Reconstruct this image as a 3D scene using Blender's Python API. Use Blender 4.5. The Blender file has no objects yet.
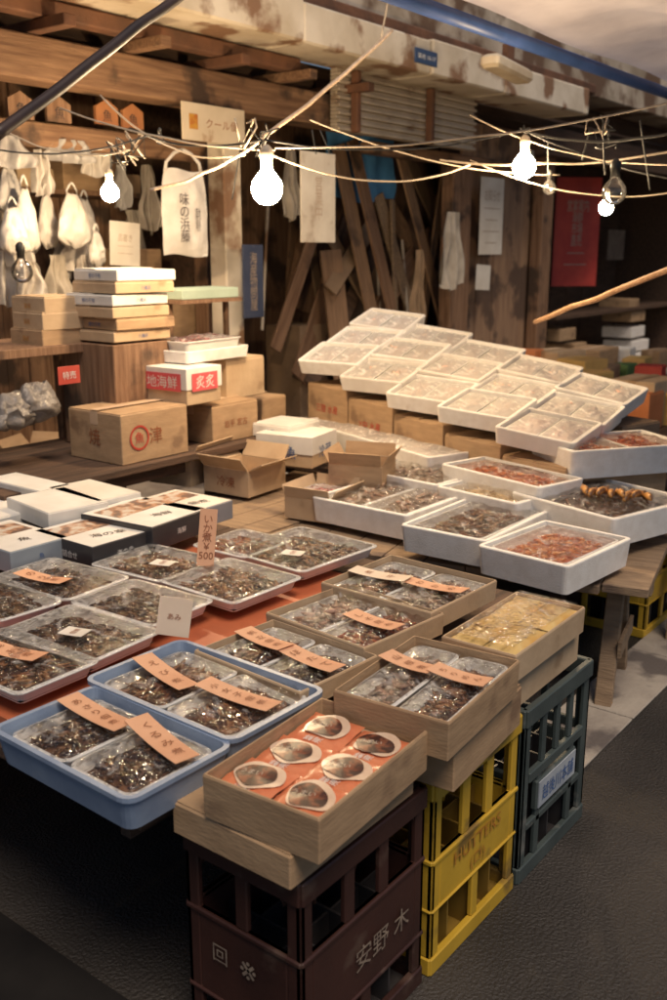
import bpy,bmesh,math,random
from mathutils import Vector,Matrix,Euler,noise
random.seed(7)
rad=math.radians
F=970.0;PIT=math.atan(250/970);CAMH=1.6;AZ=rad(37.6)
sc=bpy.context.scene
col=sc.collection
# ---------------- measuring helpers (photo pixel -> real plane) ----------------
def ray(px,py):
    r=px-333.5;d=py-500
    f=F*math.cos(PIT)-d*math.sin(PIT);u=-(F*math.sin(PIT)+d*math.cos(PIT))
    return Vector((f*math.cos(AZ)+r*math.sin(AZ),f*math.sin(AZ)-r*math.cos(AZ),u)),f
def pz(px,py,z):
    v,f=ray(px,py);t=(z-CAMH)/v.z;return Vector((v.x*t,v.y*t,z))
def pY(px,py,Y):
    v,f=ray(px,py);t=Y/v.y;return Vector((v.x*t,Y,CAMH+v.z*t))
def pf(px,py,dist):
    v,f=ray(px,py);t=dist/f;return Vector((v.x*t,v.y*t,CAMH+v.z*t))
# ---------------- materials ----------------
mats={}
def mat(name,c1,c2=None,scale=8,rough=.6,bump=0,bscale=60,metal=0,stretch=(1,1,1),lo=.35,hi=.65,spec=.5,detail=5,c3=None,trans=0,coat=0,wear=None):
    if name in mats:return mats[name]
    m=bpy.data.materials.new(name);m.use_nodes=True;nt=m.node_tree;N=nt.nodes;L=nt.links
    b=N['Principled BSDF'];c2=c2 or tuple(x*.75 for x in c1)
    tc=N.new('ShaderNodeTexCoord');mp=N.new('ShaderNodeMapping');mp.inputs['Scale'].default_value=stretch
    L.new(tc.outputs['Object'],mp.inputs[0])
    no=N.new('ShaderNodeTexNoise');no.inputs['Scale'].default_value=scale;no.inputs['Detail'].default_value=detail
    L.new(mp.outputs[0],no.inputs['Vector'])
    cr=N.new('ShaderNodeValToRGB');cr.color_ramp.elements[0].position=lo;cr.color_ramp.elements[1].position=hi
    cr.color_ramp.elements[0].color=(*c1,1);cr.color_ramp.elements[1].color=(*c2,1)
    if c3:
        e=cr.color_ramp.elements.new((lo+hi)/2);e.color=(*c3,1)
    L.new(no.outputs['Fac'],cr.inputs[0])
    out=cr.outputs[0]
    if wear:
        n3=N.new('ShaderNodeTexNoise');n3.inputs['Scale'].default_value=wear[1];n3.inputs['Detail'].default_value=8
        L.new(tc.outputs['Object'],n3.inputs['Vector'])
        r3=N.new('ShaderNodeValToRGB');r3.color_ramp.elements[0].position=wear[2];r3.color_ramp.elements[1].position=wear[2]+.08
        L.new(n3.outputs['Fac'],r3.inputs[0])
        mx=N.new('ShaderNodeMixRGB');L.new(r3.outputs[0],mx.inputs[0]);L.new(out,mx.inputs[1]);mx.inputs[2].default_value=(*wear[0],1);out=mx.outputs[0]
    L.new(out,b.inputs['Base Color'])
    b.inputs['Roughness'].default_value=rough;b.inputs['Metallic'].default_value=metal
    b.inputs['Specular IOR Level'].default_value=spec
    b.inputs['Coat Weight'].default_value=coat
    if bump:
        n2=N.new('ShaderNodeTexNoise');n2.inputs['Scale'].default_value=bscale;n2.inputs['Detail'].default_value=4
        L.new(mp.outputs[0],n2.inputs['Vector'])
        bp=N.new('ShaderNodeBump');bp.inputs['Strength'].default_value=bump;bp.inputs['Distance'].default_value=.01
        L.new(n2.outputs['Fac'],bp.inputs['Height']);L.new(bp.outputs[0],b.inputs['Normal'])
    if trans:
        o=N['Material Output'];tl=N.new('ShaderNodeBsdfTranslucent');L.new(out,tl.inputs[0]);ms=N.new('ShaderNodeMixShader');ms.inputs[0].default_value=trans
        L.new(b.outputs[0],ms.inputs[1]);L.new(tl.outputs[0],ms.inputs[2]);L.new(ms.outputs[0],o.inputs[0])
    mats[name]=m;return m
def film(name,rough=.09,gl_=.045,haze=.012,bs=30,strength=.8,painted_glint=.20):
    m=bpy.data.materials.new(name);m.use_nodes=True;nt=m.node_tree;N=nt.nodes;L=nt.links
    N.remove(N['Principled BSDF']);o=N['Material Output']
    tr=N.new('ShaderNodeBsdfTransparent')
    gl=N.new('ShaderNodeBsdfGlossy');gl.inputs['Roughness'].default_value=rough
    df=N.new('ShaderNodeBsdfDiffuse');df.inputs[0].default_value=(.88,.84,.79,1)
    lw=N.new('ShaderNodeFresnel');lw.inputs[0].default_value=1.42
    tc=N.new('ShaderNodeTexCoord');n=N.new('ShaderNodeTexNoise');n.inputs['Scale'].default_value=bs;n.inputs['Detail'].default_value=3;n.inputs['Distortion'].default_value=1.8
    L.new(tc.outputs['Object'],n.inputs['Vector'])
    bp=N.new('ShaderNodeBump');bp.inputs['Strength'].default_value=strength;bp.inputs['Distance'].default_value=.015;L.new(n.outputs['Fac'],bp.inputs['Height'])
    L.new(bp.outputs[0],gl.inputs['Normal']);L.new(bp.outputs[0],lw.inputs['Normal'])
    ad=N.new('ShaderNodeMath');ad.inputs[1].default_value=gl_;L.new(lw.outputs[0],ad.inputs[0])
    m1=N.new('ShaderNodeMixShader');L.new(ad.outputs[0],m1.inputs[0]);L.new(tr.outputs[0],m1.inputs[1]);L.new(gl.outputs[0],m1.inputs[2])
    n2=N.new('ShaderNodeTexNoise');n2.inputs['Scale'].default_value=11;n2.inputs['Detail'].default_value=7;n2.inputs['Distortion'].default_value=3;L.new(tc.outputs['Object'],n2.inputs['Vector'])
    r=N.new('ShaderNodeMapRange');r.inputs[1].default_value=.55;r.inputs[2].default_value=.68;r.inputs[3].default_value=haze;r.inputs[4].default_value=min(1,haze*1.4+painted_glint);L.new(n2.outputs['Fac'],r.inputs[0])  # white diffuse patches painted into the film stand in for wrinkle highlights
    m2=N.new('ShaderNodeMixShader');L.new(r.outputs[0],m2.inputs[0]);L.new(m1.outputs[0],m2.inputs[1]);L.new(df.outputs[0],m2.inputs[2])
    L.new(m2.outputs[0],o.inputs[0]);mats[name]=m;return m
def emis(name,c,s):
    m=bpy.data.materials.new(name);m.use_nodes=True;b=m.node_tree.nodes['Principled BSDF']
    b.inputs['Base Color'].default_value=(*c,1);b.inputs['Emission Color'].default_value=(*c,1);b.inputs['Emission Strength'].default_value=s;return m
FOAM=mat('styrofoam',(.86,.83,.79),(.78,.74,.69),25,.6,.25,220,wear=((.68,.62,.55),7,.64))
FOAMD=mat('scuffed_styrofoam',(.82,.78,.73),(.70,.65,.59),6,.6,.25,220)
PACKW=mat('white_tray_plastic',(.84,.82,.79),(.76,.74,.70),12,.3)
KRAFT=mat('kraft_cardboard',(.46,.305,.175),(.37,.24,.135),9,.8,.15,40,stretch=(1,1,4),wear=((.25,.155,.09),5,.62))
KRAFT2=mat('pale_cardboard',(.56,.41,.26),(.46,.325,.20),7,.8,.15,40,wear=((.34,.23,.135),6,.64))
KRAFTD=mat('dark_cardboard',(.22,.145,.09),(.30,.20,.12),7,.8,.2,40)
WOOD=mat('old_timber',(.17,.088,.048),(.31,.18,.10),6,.75,.6,30,stretch=(.5,8,8),wear=((.07,.042,.028),3,.54))
WOODV=mat('upright_timber',(.17,.088,.048),(.29,.17,.10),6,.75,.6,30,stretch=(8,8,.5),wear=((.07,.042,.028),3,.54))
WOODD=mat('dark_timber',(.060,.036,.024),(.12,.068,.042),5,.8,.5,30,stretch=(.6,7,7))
WOODP=mat('pale_timber',(.34,.235,.145),(.23,.155,.095),7,.75,.4,30,stretch=(6,.7,6),wear=((.14,.095,.07),4,.58))
PLAS=mat('weathered_plaster',(.74,.65,.52),(.52,.43,.31),2.5,.85,.4,25,wear=((.25,.14,.08),3,.54))
METAL=mat('galvanised_metal',(.58,.50,.40),(.40,.33,.25),4,.5,.2,30,metal=.1,wear=((.22,.12,.06),4,.58))
RUST=mat('rusty_steel',(.19,.085,.045),(.10,.05,.03),5,.8,.5,30)
BLUE=mat('blue_plastic',(.22,.29,.42),(.29,.37,.50),12,.4,.08,60,wear=((.42,.46,.52),7,.64))
ORNG=mat('orange_plastic',(.58,.17,.075),(.45,.12,.055),6,.45,.05)
YEL=mat('yellow_plastic',(.62,.39,.04),(.50,.31,.03),5,.45,.1,40,wear=((.24,.15,.04),7,.58))
BRN=mat('maroon_plastic',(.060,.024,.018),(.038,.016,.013),5,.45,.1,40,wear=((.10,.06,.045),8,.62))
GRN=mat('grey_green_plastic',(.075,.095,.092),(.048,.063,.063),5,.45,.1,40,wear=((.17,.17,.155),8,.60))
WHITE=mat('white_paint',(.80,.77,.72),(.71,.68,.62),10,.6)
PAPER=mat('white_paper',(.78,.73,.65),(.68,.62,.53),5,.8)
BLACKP=mat('black_card',(.03,.03,.035),(.05,.045,.045),8,.35)
INK=mat('dark_ink',(.04,.03,.03),(.05,.03,.03),8,.6)
INKR=mat('red_ink',(.50,.05,.03),(.42,.04,.03),8,.6)
INKB=mat('blue_ink',(.05,.12,.32),(.04,.1,.28),8,.6)
INKO=mat('orange_ink',(.42,.13,.02),(.52,.28,.04),30,.6)
INKT=mat('brown_ink',(.32,.10,.04),(.24,.08,.03),8,.6)
INKC=mat('cream_ink',(.36,.28,.21),(.20,.15,.12),40,.6)
INKW=mat('worn_white_ink',(.6,.5,.4),(.5,.4,.32),30,.6)
FADED=mat('faded_ink',(.42,.30,.22),(.5,.4,.3),30)
CARD=mat('orange_card',(.76,.43,.26),(.68,.35,.20),6,.7)
CARDT=mat('tan_card',(.60,.43,.28),(.53,.36,.24),6,.7)
CREAM=mat('cream_card',(.78,.64,.50),(.70,.56,.42),6,.7)
RUBBER=mat('black_rubber',(.02,.02,.02),(.03,.03,.03),8,.5)
FILM=film('cling_film',.08,.05,.012,26,.9,.24);FILMH=film('hazy_film',.18,.10,.36,20,.9,.25)
GLASS=film('bulb_glass',.03,.06,.02,3,.1,.03)
BULB=emis('glowing_glass',(1,.72,.42),370)
BLUET=mat('blue_tarpaulin',(.10,.32,.62),(.06,.20,.44),4,.5,.3,10)
FS={
'black':[mat('glazed_kelp',(.05,.022,.014),(.03,.015,.011),40,.2),mat('dark_clam',(.12,.052,.027),(.065,.03,.018),40,.22),mat('brown_clam',(.22,.105,.05),(.12,.055,.028),40,.25)],
'brown':[mat('simmered_fish',(.27,.11,.048),(.16,.062,.03),40,.22),mat('glazed_fish',(.38,.18,.08),(.26,.11,.05),40,.25),mat('dark_glaze',(.10,.042,.022),(.06,.028,.018),40,.2)],
'red':[mat('red_shrimp',(.44,.12,.05),(.30,.075,.032),40,.25),mat('amber_shrimp',(.52,.24,.10),(.38,.15,.055),40,.28),mat('deep_red',(.18,.055,.028),(.12,.038,.02),40,.22)],
'orange':[mat('orange_roe',(.76,.25,.06),(.66,.17,.04),40,.25),mat('bright_shrimp',(.84,.38,.13),(.70,.25,.07),40,.3),mat('rust_shrimp',(.56,.15,.04),(.46,.10,.03),40,.3)],
'silver':[mat('silver_fish',(.50,.42,.34),(.32,.25,.19),40,.25),mat('pink_fish',(.52,.33,.24),(.38,.23,.16),40,.3),mat('grey_fish',(.22,.15,.11),(.34,.26,.2),40,.3)],
'pale':[mat('pale_fish',(.72,.55,.46),(.62,.45,.37),40,.35),mat('pale_pink_fish',(.72,.46,.36),(.62,.37,.29),40,.35),mat('cream_fish',(.74,.62,.52),(.64,.52,.42),40,.35)],
'gold':[mat('gold_bean',(.62,.42,.18),(.5,.33,.12),40,.3),mat('tan_bean',(.48,.28,.12),(.35,.2,.08),40,.3),mat('straw_bean',(.68,.5,.28),(.55,.4,.2),40,.35)],
'pink':[mat('pink_roe',(.68,.28,.28),(.56,.18,.2),40,.3),mat('light_roe',(.74,.43,.42),(.64,.32,.32),40,.3),mat('wine_roe',(.45,.09,.11),(.34,.07,.09),40,.3)],
}
# ---------------- mesh helpers ----------------
def bmbox(bm,x0,y0,z0,x1,y1,z1,M=None,mi=0,bev=0):
    vs=[Vector((x,y,z)) for z in(z0,z1) for y in(y0,y1) for x in(x0,x1)]
    if M is not None:vs=[M@v for v in vs]
    v=[bm.verts.new(p) for p in vs];fs=[]
    for q in((0,2,3,1),(4,5,7,6),(0,1,5,4),(2,6,7,3),(0,4,6,2),(1,3,7,5)):
        f=bm.faces.new([v[i] for i in q]);f.material_index=mi;fs.append(f)
    if bev:
        es=list({e for f in fs for e in f.edges});bmesh.ops.bevel(bm,geom=es,offset=bev,segments=1,affect='EDGES',clamp_overlap=True)
def rloop(bm,w,d,r,z,n=4):
    r=max(min(r,w/2-.001,d/2-.001),.0005);out=[]
    for cx,cy,a0 in((w/2-r,d/2-r,0),(-w/2+r,d/2-r,90),(-w/2+r,-d/2+r,180),(w/2-r,-d/2+r,270)):
        for i in range(n+1):
            a=rad(a0+90*i/n);out.append(bm.verts.new((cx+r*math.cos(a),cy+r*math.sin(a),z)))
    return out
def bridge(bm,ls,cap0=True,cap1=True):
    n=len(ls[0])
    for a,b in zip(ls,ls[1:]):
        for i in range(n):
            bm.faces.new((a[i],a[(i+1)%n],b[(i+1)%n],b[i]))
    if cap0:bm.faces.new(list(reversed(ls[0])))
    if cap1:bm.faces.new(ls[-1])
def tube(bm,pts,r,n=6,cap=True):
    pts=[Vector(p) for p in pts];rings=[]
    for i,p in enumerate(pts):
        t=(pts[min(i+1,len(pts)-1)]-pts[max(i-1,0)]).normalized()
        a=t.cross(Vector((0,0,1)));a=a if a.length>.05 else t.cross(Vector((1,0,0)));a.normalize();b=t.cross(a)
        rr=r[i] if isinstance(r,(list,tuple)) else r
        rings.append([bm.verts.new(p+a*rr*math.cos(2*math.pi*k/n)+b*rr*math.sin(2*math.pi*k/n)) for k in range(n)])
    bridge(bm,rings,cap,cap)
def mk(name,bm,ms,parent=None,loc=(0,0,0),rot=(0,0,0),smooth=False):
    bmesh.ops.recalc_face_normals(bm,faces=bm.faces)
    me=bpy.data.meshes.new(name);bm.to_mesh(me);bm.free()
    for m in (ms if isinstance(ms,(list,tuple)) else [ms]):me.materials.append(m)
    if smooth:
        for p in me.polygons:p.use_smooth=True
    o=bpy.data.objects.new(name,me);col.objects.link(o);o.location=loc;o.rotation_euler=rot
    if parent:o.parent=parent
    return o
def empty(name,loc=(0,0,0),rot=(0,0,0)):
    o=bpy.data.objects.new(name,None);o.empty_display_size=.05;col.objects.link(o);o.location=loc;o.rotation_euler=rot;return o
def T(o,label,cat,group=None):
    o['label']=label;o['category']=cat
    if group:o['group']=group
    return o
tc_={}
def text(s,m,parent,loc,rot,w=None,h=None,name='lettering'):
    key=s
    if key not in tc_:
        cu=bpy.data.curves.new('t','FONT');cu.body=s;cu.size=1;cu.align_x='CENTER';cu.align_y='CENTER';cu.resolution_u=3;cu.space_line=.9
        ob=bpy.data.objects.new('t',cu);col.objects.link(ob)
        dg=bpy.context.evaluated_depsgraph_get()
        me=bpy.data.meshes.new_from_object(ob.evaluated_get(dg));bpy.data.objects.remove(ob)
        tc_[key]=[v.co.copy() for v in me.vertices],[tuple(p.vertices) for p in me.polygons]
    vs,fs=tc_[key]
    if not vs:return None
    x0=min(v.x for v in vs);x1=max(v.x for v in vs);y0=min(v.y for v in vs);y1=max(v.y for v in vs)
    sx=w/(x1-x0) if w else None;sy=h/(y1-y0) if h else None
    sx=sx or sy;sy=sy or sx
    me=bpy.data.meshes.new(name);me.from_pydata([((v.x-(x0+x1)/2)*sx,(v.y-(y0+y1)/2)*sy,0) for v in vs],[],fs);me.materials.append(m)
    o=bpy.data.objects.new(name,me);col.objects.link(o);o.location=loc;o.rotation_euler=rot
    if parent:o.parent=parent
    return o
FY=(rad(90),0,0);FX=(rad(90),0,rad(-90))
def fit(N,R,L,z):
    n,r,l=pz(*N,z),pz(*R,z),pz(*L,z);a=r-n;b=l-n
    y1=math.atan2(a.y,a.x);y2=math.atan2(b.y,b.x)-math.pi/2;yaw=(y1*a.length+y2*b.length)/(a.length+b.length)
    c=n+a*.5+b*.5
    return c,a.length,b.length,yaw
# ---------------- generic things ----------------
def tray(name,c,zt,w,d,h,yaw,m,th=.006,r=.02,taper=.02,fl=.0,tilt=(0,0)):
    bm=bmesh.new()
    w-=.004;d-=.004
    ls=[rloop(bm,w-taper,d-taper,r,0),rloop(bm,w,d,r,h-.012 if fl else h-.004)]
    if fl:ls+=[rloop(bm,w+2*fl,d+2*fl,r+fl,h-.010),rloop(bm,w+2*fl,d+2*fl,r+fl,h)]
    else:ls+=[rloop(bm,w-.004,d-.004,r,h)]
    ls+=[rloop(bm,w-2*th,d-2*th,max(r-th,.003),h),rloop(bm,w-taper-2*th,d-taper-2*th,max(r-th,.003),th)]
    bridge(bm,ls)
    o=mk(name,bm,m,loc=(c.x,c.y,zt-h),rot=(tilt[0],tilt[1],yaw))
    return o
BIG={'black':(.026,.3,.6),'brown':(.042,.16,.32),'red':(.036,.2,.38),'orange':(.030,.25,.45),'silver':(.06,.2,.4),'pale':(.055,.25,.45),'gold':(.015,.4,.6),'pink':(.024,.4,.6)}
def heap(bm,w,d,h,n,kind):
    nx,ny=12,12;g=[];sd=random.random()*50
    def prof(u,v):
        e=max(abs(u),abs(v));return h*(.55*(1-e**4)+.4*(noise.noise(Vector((u*1.8+sd,v*1.8,sd)))+.2)*(1-e**3))
    for j in range(ny+1):
        for i in range(nx+1):
            u=i/nx*2-1;v=j/ny*2-1
            g.append(bm.verts.new((u*w/2,v*d/2,max(prof(u,v)*.95,.001))))
    for j in range(ny):
        for i in range(nx):
            a=j*(nx+1)+i;f=bm.faces.new((g[a],g[a+1],g[a+nx+2],g[a+nx+1]));f.material_index=2
    big,rlo,rhi=BIG[kind];flow=random.uniform(0,3.14)
    for k in range(n):
        u=random.uniform(-.95,.95);v=random.uniform(-.95,.95)
        z=max(prof(u,v),0)+random.uniform(0,h*.25)
        ln=big*random.uniform(.55,1.4);wd=ln*random.uniform(rlo,rhi)
        a=random.gauss(flow+1.5*noise.noise(Vector((u*1.5,v*1.5,sd))),.7)
        M=Matrix.Translation((u*(w-ln*.8)/2,v*(d-ln*.8)/2,z))@Euler((random.gauss(0,.3),random.gauss(0,.22),a)).to_matrix().to_4x4()
        bend=random.uniform(-.28,.28)*ln;mi=random.choice((0,0,1,1,2))
        p=[(-ln/2,bend,0),(ln/2,bend,0)];ring=[]
        for x,s in((-.24,.85),(0.02,1),(.26,.7)):
            ring.append([bm.verts.new(M@Vector((x*ln,(wd*s/2*cy)+bend*(x*x*3),wd*s/2*cz*.75))) for cy,cz in((1,0),(0,1),(-1,0),(0,-1))])
        A=bm.verts.new(M@Vector(p[0]));B=bm.verts.new(M@Vector(p[1]))
        for i in range(4):
            j=(i+1)%4
            for f in(bm.faces.new((A,ring[0][j],ring[0][i])),bm.faces.new((ring[0][i],ring[0][j],ring[1][j],ring[1][i])),bm.faces.new((ring[1][i],ring[1][j],ring[2][j],ring[2][i])),bm.faces.new((ring[2][i],ring[2][j],B))):f.material_index=mi
def filmsheet(bm,w,d,h,amp=.006,n=18,seed=0):
    g=[]
    for j in range(n+1):
        for i in range(n+1):
            u=i/n*2-1;v=j/n*2-1;e=max(abs(u),abs(v))
            z=h*(1-.25*e**3)+amp*noise.noise(Vector((u*4+seed,v*4,seed*2.1)))*(1-e**6)*2
            g.append(bm.verts.new((u*w/2,v*d/2,z)))
    for j in range(n):
        for i in range(n):
            a=j*(n+1)+i;bm.faces.new((g[a],g[a+1],g[a+n+2],g[a+n+1]))
KLAB={'black':'dark glazed clams and kelp','brown':'brown simmered small fish','red':'reddish dried shrimp','orange':'bright orange shrimp','silver':'silvery dried fish','pale':'pale dried fish','gold':'golden beans','pink':'pink fish roe'}
def pack(c,z,w,d,yaw,kind,h=.03,n=170,tm=None,fm=None,tilt=(0,0),lab='',grp='packs of seafood',rim=.007):
    r=empty('seafood_pack',(c.x,c.y,z),(tilt[0],tilt[1],yaw))
    bm=bmesh.new();tp=.024
    bridge(bm,[rloop(bm,w-tp-2*rim,d-tp-2*rim,.015,0),rloop(bm,w-2*rim,d-2*rim,.022,h*.9),rloop(bm,w,d,.026,h*.9+.001),rloop(bm,w,d,.026,h*.9+.004),rloop(bm,w-2*rim-.002,d-2*rim-.002,.02,h*.9+.005),rloop(bm,w-tp-2*rim-.006,d-tp-2*rim-.006,.015,.004)])
    mk('pack_tray',bm,tm or PACKW,r,smooth=False)
    bm=bmesh.new();heap(bm,w-.018-2*rim,d-.018-2*rim,h,n,kind);mk('seafood',bm,FS[kind],r,loc=(0,0,.005),smooth=True)
    bm=bmesh.new();filmsheet(bm,w-.004,d-.004,h+.014,seed=random.random()*40);mk('plastic_film',bm,fm or FILM,r,smooth=True)
    T(r,f'{KLAB[kind]} in film-wrapped shallow pack {lab}'.strip(),'seafood pack',grp);return r
def card(p,yaw,w,l,txt,m=CARD,ink=INKT,tilt=(0,0),bend=.006,lab='handwritten price card lying on food packs'):
    bm=bmesh.new();n=6;vs=[]
    for s in(0,.0012):
        for j in range(n+1):
            v=j/n*2-1
            for u in(-1,1):vs.append(bm.verts.new((u*w/2,v*l/2,s+bend*(v*v))))
    k=(n+1)*2
    for j in range(n):
        a=j*2;bm.faces.new((vs[k+a],vs[k+a+1],vs[k+a+3],vs[k+a+2]));bm.faces.new((vs[a],vs[a+2],vs[a+3],vs[a+1]))
        bm.faces.new((vs[a],vs[k+a],vs[k+a+2],vs[a+2]));bm.faces.new((vs[a+1],vs[a+3],vs[k+a+3],vs[k+a+1]))
    o=mk('price_card',bm,m,loc=p,rot=(tilt[0],tilt[1],yaw))
    if bend>.003:
        ch=txt.split('\n');m_=len(ch)
        for i,c_ in enumerate(ch):
            v=(1-2*(i+.5)/m_)*.8
            text(c_,ink,o,(random.uniform(-.003,.003),v*l/2,.0024+bend*v*v+.0008),(math.atan(2*bend*v/(l/2)),0,random.uniform(-.12,.12)),h=min(l*.8/m_*.6,w*.42))
    else:text(txt,ink,o,(0,0,.0022+bend*.2),(0,0,0),w=w*.7)
    T(o,lab,'price card','price cards');return o
def carton(N,w,d,h,yaw=0,m=KRAFT,name='cardboard_box',label='closed brown cardboard box',fy=None,fx=None,ink=INKT,tape=True,lid=None,cat='box',grp='cardboard boxes',hy=.45,hx=.45):
    r=bmesh.new();bmbox(r,0,0,0,w,d,h,bev=.003)
    a1=random.uniform(0,.006);a2=random.uniform(0,.006)
    bmbox(r,.004,.004,h,w-.004,d/2-.0015,h+.003+a1);bmbox(r,.004,d/2+.0015,h,w-.004,d-.004,h+.003+a2)
    o=mk(name,r,m,loc=(N.x,N.y,N.z-h),rot=(0,0,yaw))
    if tape:
        bm=bmesh.new();bmbox(bm,-.001,d/2-.025,h*.75,.0,d/2+.025,h+.004);bmbox(bm,-.001,d/2-.025,h+.0095,w+.001,d/2+.025,h+.0105)
        mk('packing_tape',bm,CARDT if m is not KRAFT2 else KRAFT,o)
    if lid:
        bm=bmesh.new();bmbox(bm,-.004,-.004,h*.45,w+.004,d+.004,h+.012,bev=.002);mk('box_lid',bm,lid,o)
    off=-.0062 if lid else -.0022
    if fy:text(fy,ink,o,(w/2,off,h*.5),FY,h=h*hy) if len(fy)*h*hy<w*.9 else text(fy,ink,o,(w/2,off,h*.5),FY,w=w*.85)
    if fx:text(fx,ink,o,(off,d/2,h*.5),FX,h=h*hx) if len(fx)*h*hx<d*.9 else text(fx,ink,o,(off,d/2,h*.5),FX,w=d*.85)
    T(o,label,cat,grp);return o
def openbox(N,w,d,h,yaw=0,m=KRAFT2,label='open cardboard box with folded back flaps',ang=(50,60,40,55),fy=None,fx=None,ink=INKT,fl=.08):
    bm=bmesh.new();t=.005
    bmbox(bm,0,0,0,w,d,t);bmbox(bm,0,0,t,w,t,h);bmbox(bm,0,d-t,t,w,d,h);bmbox(bm,0,t,t,t,d-t,h);bmbox(bm,w-t,t,t,w,d-t,h)
    o=mk('open_cardboard_box',bm,m,loc=(N.x,N.y,N.z-h),rot=(0,0,yaw))
    for k,(px,py,rz,ln) in enumerate(((w/2,0,0,w),(w,d/2,90,d),(w/2,d,180,w),(0,d/2,270,d))):
        bm=bmesh.new();M=Matrix.Rotation(rad(rz),4,'Z')@Matrix.Rotation(rad(ang[k]),4,'X')
        bmbox(bm,-ln/2+.004,-fl,0,ln/2-.004,0,.004,M=M);mk('box_flap',bm,m,o,loc=(px,py,h+.001))
    if fy:text(fy,ink,o,(w/2,-.002,h*.5),FY,w=w*.6)
    if fx:text(fx,ink,o,(-.002,d/2,h*.5),FX,w=d*.4)
    T(o,label,'box','open cardboard boxes');return o

# ================= SETTING =================
bm=bmesh.new();bmbox(bm,-60,-60,-.2,60,60,0)
ASPH=mat('wet_asphalt',(.030,.026,.023),(.060,.052,.046),1.5,.55,1.0,110,wear=((.018,.016,.014),.9,.50),detail=10)
g=mk('street_ground',bm,ASPH);g['kind']='structure'
CONC=mat('worn_concrete',(.42,.37,.31),(.26,.22,.19),5,.8,.4,60,wear=((.13,.11,.1),4,.55))
bm=bmesh.new();x=2.5
while x<14:
    bmbox(bm,x,1.06,.003,x+.592,1.30,.012,bev=.003);x+=.6
g=mk('kerb_strip',bm,CONC);g['kind']='structure'
bm=bmesh.new();bmbox(bm,-3,4.1,.0,14,9,.12);g=mk('shop_floor',bm,CONC);g['kind']='structure'
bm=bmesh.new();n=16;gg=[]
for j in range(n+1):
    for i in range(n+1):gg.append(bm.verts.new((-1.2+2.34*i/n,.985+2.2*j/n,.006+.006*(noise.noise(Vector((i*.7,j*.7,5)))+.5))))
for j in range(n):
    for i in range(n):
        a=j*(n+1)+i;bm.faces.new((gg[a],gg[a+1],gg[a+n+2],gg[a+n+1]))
T(mk('shade_mat',bm,mat('shade_mat_black',(.010,.009,.009),(.018,.016,.015),6,.8,spec=.2),smooth=True),'added black mat standing in for dark shade beside the stall','mat')  # added black sheet; its colour stands in for ground shade by the stall

def planks(name,x0,x1,z0,z1,Y,pw,m,label,cat='wall',vert=True,th=.03):
    bm=bmesh.new()
    if vert:
        x=x0
        while x<x1:
            o=random.uniform(-.008,.008);bmbox(bm,x,Y+o,z0,min(x+pw-.006,x1),Y+th+o,z1,bev=.002);x+=pw
    else:
        z=z0
        while z<z1:
            o=random.uniform(-.008,.008);bmbox(bm,x0,Y+o,z,x1,Y+th+o,min(z+pw-.006,z1),bev=.002);z+=pw
    return T(mk(name,bm,m),label,cat)
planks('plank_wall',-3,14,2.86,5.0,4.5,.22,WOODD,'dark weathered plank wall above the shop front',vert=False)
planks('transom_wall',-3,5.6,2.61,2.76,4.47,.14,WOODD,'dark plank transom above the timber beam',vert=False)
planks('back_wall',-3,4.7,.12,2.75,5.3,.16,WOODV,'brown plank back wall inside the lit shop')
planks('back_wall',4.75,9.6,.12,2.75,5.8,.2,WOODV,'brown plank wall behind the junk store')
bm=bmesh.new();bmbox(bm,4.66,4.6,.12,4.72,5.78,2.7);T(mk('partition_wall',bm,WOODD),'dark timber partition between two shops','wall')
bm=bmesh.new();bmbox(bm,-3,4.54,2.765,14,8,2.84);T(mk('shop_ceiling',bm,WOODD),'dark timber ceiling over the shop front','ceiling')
def beam(name,x0,x1,Y0,Y1,z0,z1,m,label,cat='beam'):
    bm=bmesh.new();bmbox(bm,x0,Y0,z0,x1,Y1,z1,bev=.008);return T(mk(name,bm,m),label,cat)
beam('timber_beam',-2,6.05,4.22,4.42,2.40,2.60,WOOD,'thick brown timber beam across the shop front')
beam('timber_beam',-2,4.5,4.45,4.53,2.12,2.24,WOOD,'thin brown rail with hanging plaques')
beam('timber_beam',-2,5.0,4.1,4.2,2.66,2.74,RUST,'rusty steel flat beam under the canopy edge')
beam('timber_beam',6.05,8.4,4.30,4.42,2.28,2.36,WOOD,'brown timber rail beneath the rolled shutter')
for i,x in enumerate((.6,2.1,3.1,3.7,4.3,4.9,5.5)):
    bm=bmesh.new();bmbox(bm,x,3.95,2.605,x+.07,4.44,2.658,bev=.004);T(mk('joist',bm,WOOD if i%2 else RUST),'short joist resting on the timber beam','joist','joists')
bm=bmesh.new();x=2.6
while x<8.6:
    w=random.uniform(.7,1.5);bmbox(bm,x,3.78+random.uniform(0,.03),2.75,min(x+w-.01,8.6),4.2,2.97+random.uniform(-.01,.01),bev=.012);x+=w
T(mk('canopy_edge',bm,PLAS),'weathered plaster canopy edge with rust stains','canopy')
bm=bmesh.new();bmbox(bm,2.6,4.0,2.99,14,4.4,3.5,bev=.01);T(mk('concrete_lintel',bm,mat('grimy_plaster',(.56,.48,.38),(.30,.24,.17),2.5,.85,.4,25,wear=((.15,.09,.055),2,.48))),'grimy concrete lintel above the canopy','lintel')
bm=bmesh.new();bmbox(bm,2.6,3.9,2.975,9,4.0,3.06,bev=.01);T(mk('gutter',bm,RUST),'rusty gutter running along the canopy','gutter')
a=pY(336,80,4.15).x;b=pY(474,110,4.15).x
bm=bmesh.new();z=2.37;k=0
while z<2.74:
    bmbox(bm,a,4.145 if k%2 else 4.12,z,b,4.20,z+.022,bev=.004);z+=.024;k+=1
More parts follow.
